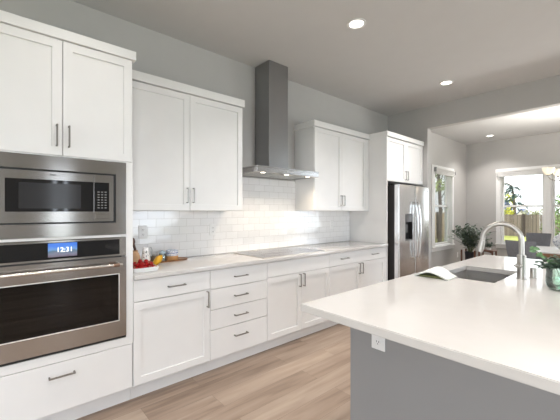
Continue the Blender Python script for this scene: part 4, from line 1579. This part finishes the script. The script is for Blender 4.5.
def blob(mb, c, rad, n, size, seed):
    rnd = random.Random(seed)
    for _ in range(n):
        while True:
            v = Vector((rnd.uniform(-1, 1), rnd.uniform(-1, 1), rnd.uniform(-1, 1)))
            if v.length < 1:
                break
        v = v.normalized() * (v.length ** .5)
        q = Vector((c[0] + v.x * rad[0], c[1] + v.y * rad[1], c[2] + v.z * rad[2]))
        d = Vector((rnd.uniform(-1, 1), rnd.uniform(-1, 1), rnd.uniform(-1, 1)))
        mb.leaf(q, d, (rnd.uniform(-1, 1), rnd.uniform(-1, 1), 1), size * rnd.uniform(.7, 1.3), size * rnd.uniform(.5, .8))
    return mb


def tree(name, label, x, y, trunk, blobs, leafmat, size, cat='tree'):
    t = thing(name, label, cat, (x, y, GZ))
    if trunk:
        h, r = trunk
        mb = MB().tube([(x, y, GZ), (x + .05, y, GZ + h * .4), (x - .04, y, GZ + h * .75), (x, y, GZ + h)], r, 10, radii=[r * 1.2, r, r * .8, r * .4])
        for k in range(4):
            a = k * 1.7
            mb.tube([(x, y, GZ + h * (.5 + .1 * k)), (x + math.cos(a) * .5, y + math.sin(a) * .5, GZ + h * (.68 + .1 * k))], r * .3, 6)
        mb.build('trunk', M['bark'], t)
    mb = MB()
    for i, (c, rad, n) in enumerate(blobs):
        blob(mb, (x + c[0], y + c[1], GZ + c[2]), rad, n, size, hash((i, int(x * 10))) % 999)
    mb.build('foliage', leafmat, t, smooth=0)
    return t


# weeping conifer beyond the fence
x, y = -5.2, 36.0
t = thing('conifer', 'dark blue-green conifer with drooping branches beyond the fence', 'tree', (x, y, GZ))
top = 4.35
MB().tube([(x + .25, y, GZ), (x + .1, y, GZ + 2.2), (x, y, GZ + 3.6), (x - .15, y, GZ + 4.2), (x - .55, y, GZ + 4.45), (x - .95, y, GZ + 4.45)], .1, 8, radii=[.16, .12, .08, .06, .05, .02]).build('trunk', M['bark'], t)
mb = MB()
rnd = random.Random(3)
for i in range(46):
    h = rnd.uniform(1.0, 4.0)
    L = .45 + 1.25 * (1 - (h - 1.0) / 3.2) * rnd.uniform(.6, 1.1)
    a = rnd.uniform(0, 2 * PI)
    for k in range(26):
        s = k / 25
        q = Vector((x + math.cos(a) * L * s, y + math.sin(a) * L * s, GZ + h + .22 * math.sin(s * 2.4) - .35 * s * s))
        mb.leaf(q, (math.cos(a) * .6 + rnd.uniform(-.5, .5), math.sin(a) * .6 + rnd.uniform(-.5, .5), rnd.uniform(-.9, .1)), (0, 0, 1), rnd.uniform(.16, .28), .09)
for k in range(50):
    s = k / 49
    mb.leaf((x - 1.0 * s, y, GZ + 4.15 + .3 * math.sin(s * 1.7)), (rnd.uniform(-.5, .5), rnd.uniform(-.5, .5), -.7), (1, 0, .3), .2, .09)
mb.build('foliage', M['needle'], t, smooth=0)

tree('shrub', 'yellow-green shrub at the left of the fence by the lawn', -4.25, 30.2, (1.2, .05), [((0, 0, 1.45), (.42, .4, .62), 300)], M['bush_y'], .16, 'shrub')
tree('shrub', 'yellow-green shrub rising behind the blue roof', -10.1, 55, (2.6, .08), [((0, 0, 3.55), (.95, .8, .7), 380)], M['bush_y'], .2, 'shrub')
tree('shrub', 'olive shrub row showing above the right half of the fence', -2.6, 31.0, (1.2, .05), [((-.35, 0, 1.45), (.6, .5, .45), 220), ((.45, 0, 1.55), (.6, .5, .5), 220)], M['bush_o'], .15, 'shrub')
tree('shrub', 'dense green shrub outside the window at the right edge', 0.35, 20.0, (.9, .04), [((0, 0, .8), (.75, .6, .85), 620)], M['bush_g'], .13, 'shrub')
tree('small_conifer', 'small pointed conifer above the shrub at the right edge', -1.7, 34.0, (2.0, .06), [((0, 0, 1.2), (.7, .5, .9), 260), ((0, 0, 2.0), (.45, .4, .7), 180), ((0, 0, 2.7), (.22, .2, .5), 90)], M['bush_g'], .16)
tree('young_tree', 'slim tree with lime green leaves outside the left side window', -3.5, 15.9, (4.6, .085), [((.05, 0, 3.0), (.30, .3, .30), 90), ((-.25, .1, 3.75), (.25, .3, .2), 30), ((.3, .2, 4.7), (.6, .5, .3), 70)], M['lime'], .15)


def house(label, x0, x1, y0, y1, wall_h, ridge, wmat, rmat):
    t = thing('neighbor_house', label, 'house', ((x0 + x1) / 2, (y0 + y1) / 2, GZ))
    MB().box(x0, x1, y0, y1, GZ, GZ + wall_h).build('walls', wmat, t)
    xm = (x0 + x1) / 2
    e = .25
    mb = MB()
    mb.prism([(y0 - e, GZ + wall_h), (y1 + e, GZ + wall_h), ((y0 + y1) / 2, GZ + ridge)], 0, x0 - e, x1 + e)
    mb.build('roof', rmat, t)
    MB().box(xm - .4, xm + .4, y0 - .03, y0 - .001, GZ + .7, GZ + wall_h - .35).build('window', M['blackglass'], t)
    return t

house('distant house with a blue-grey roof beyond the fence, left of the conifer', -12.6, -8.5, 45.0, 49.0, 1.9, 3.15, M['siding'], M['roofblue'])
t = thing('garden_shed', 'small pale gabled shed just above the fence, right of the conifer', 'shed', (-3.7, 32.5, GZ))
MB().box(-4.0, -3.4, 31.9, 33.2, GZ, GZ + 1.55).build('walls', M['siding'], t)
MB().prism([(-4.0, GZ + 1.551), (-3.4, GZ + 1.551), (-3.7, GZ + 1.95)], 1, 31.9, 33.2).build('gable', M['siding'], t)
mb = MB()
mb.prism([(-4.10, GZ + 1.48), (-4.03, GZ + 1.48), (-3.68, GZ + 1.955), (-3.7, GZ + 2.03)], 1, 31.75, 33.35)
mb.prism([(-3.7, GZ + 2.03), (-3.68, GZ + 1.955), (-3.37, GZ + 1.48), (-3.30, GZ + 1.48)], 1, 31.75, 33.35)
mb.build('roof', M['roofblue'], t)

for o in bpy.data.objects:
    if '_o' in o:
        del o['_o']
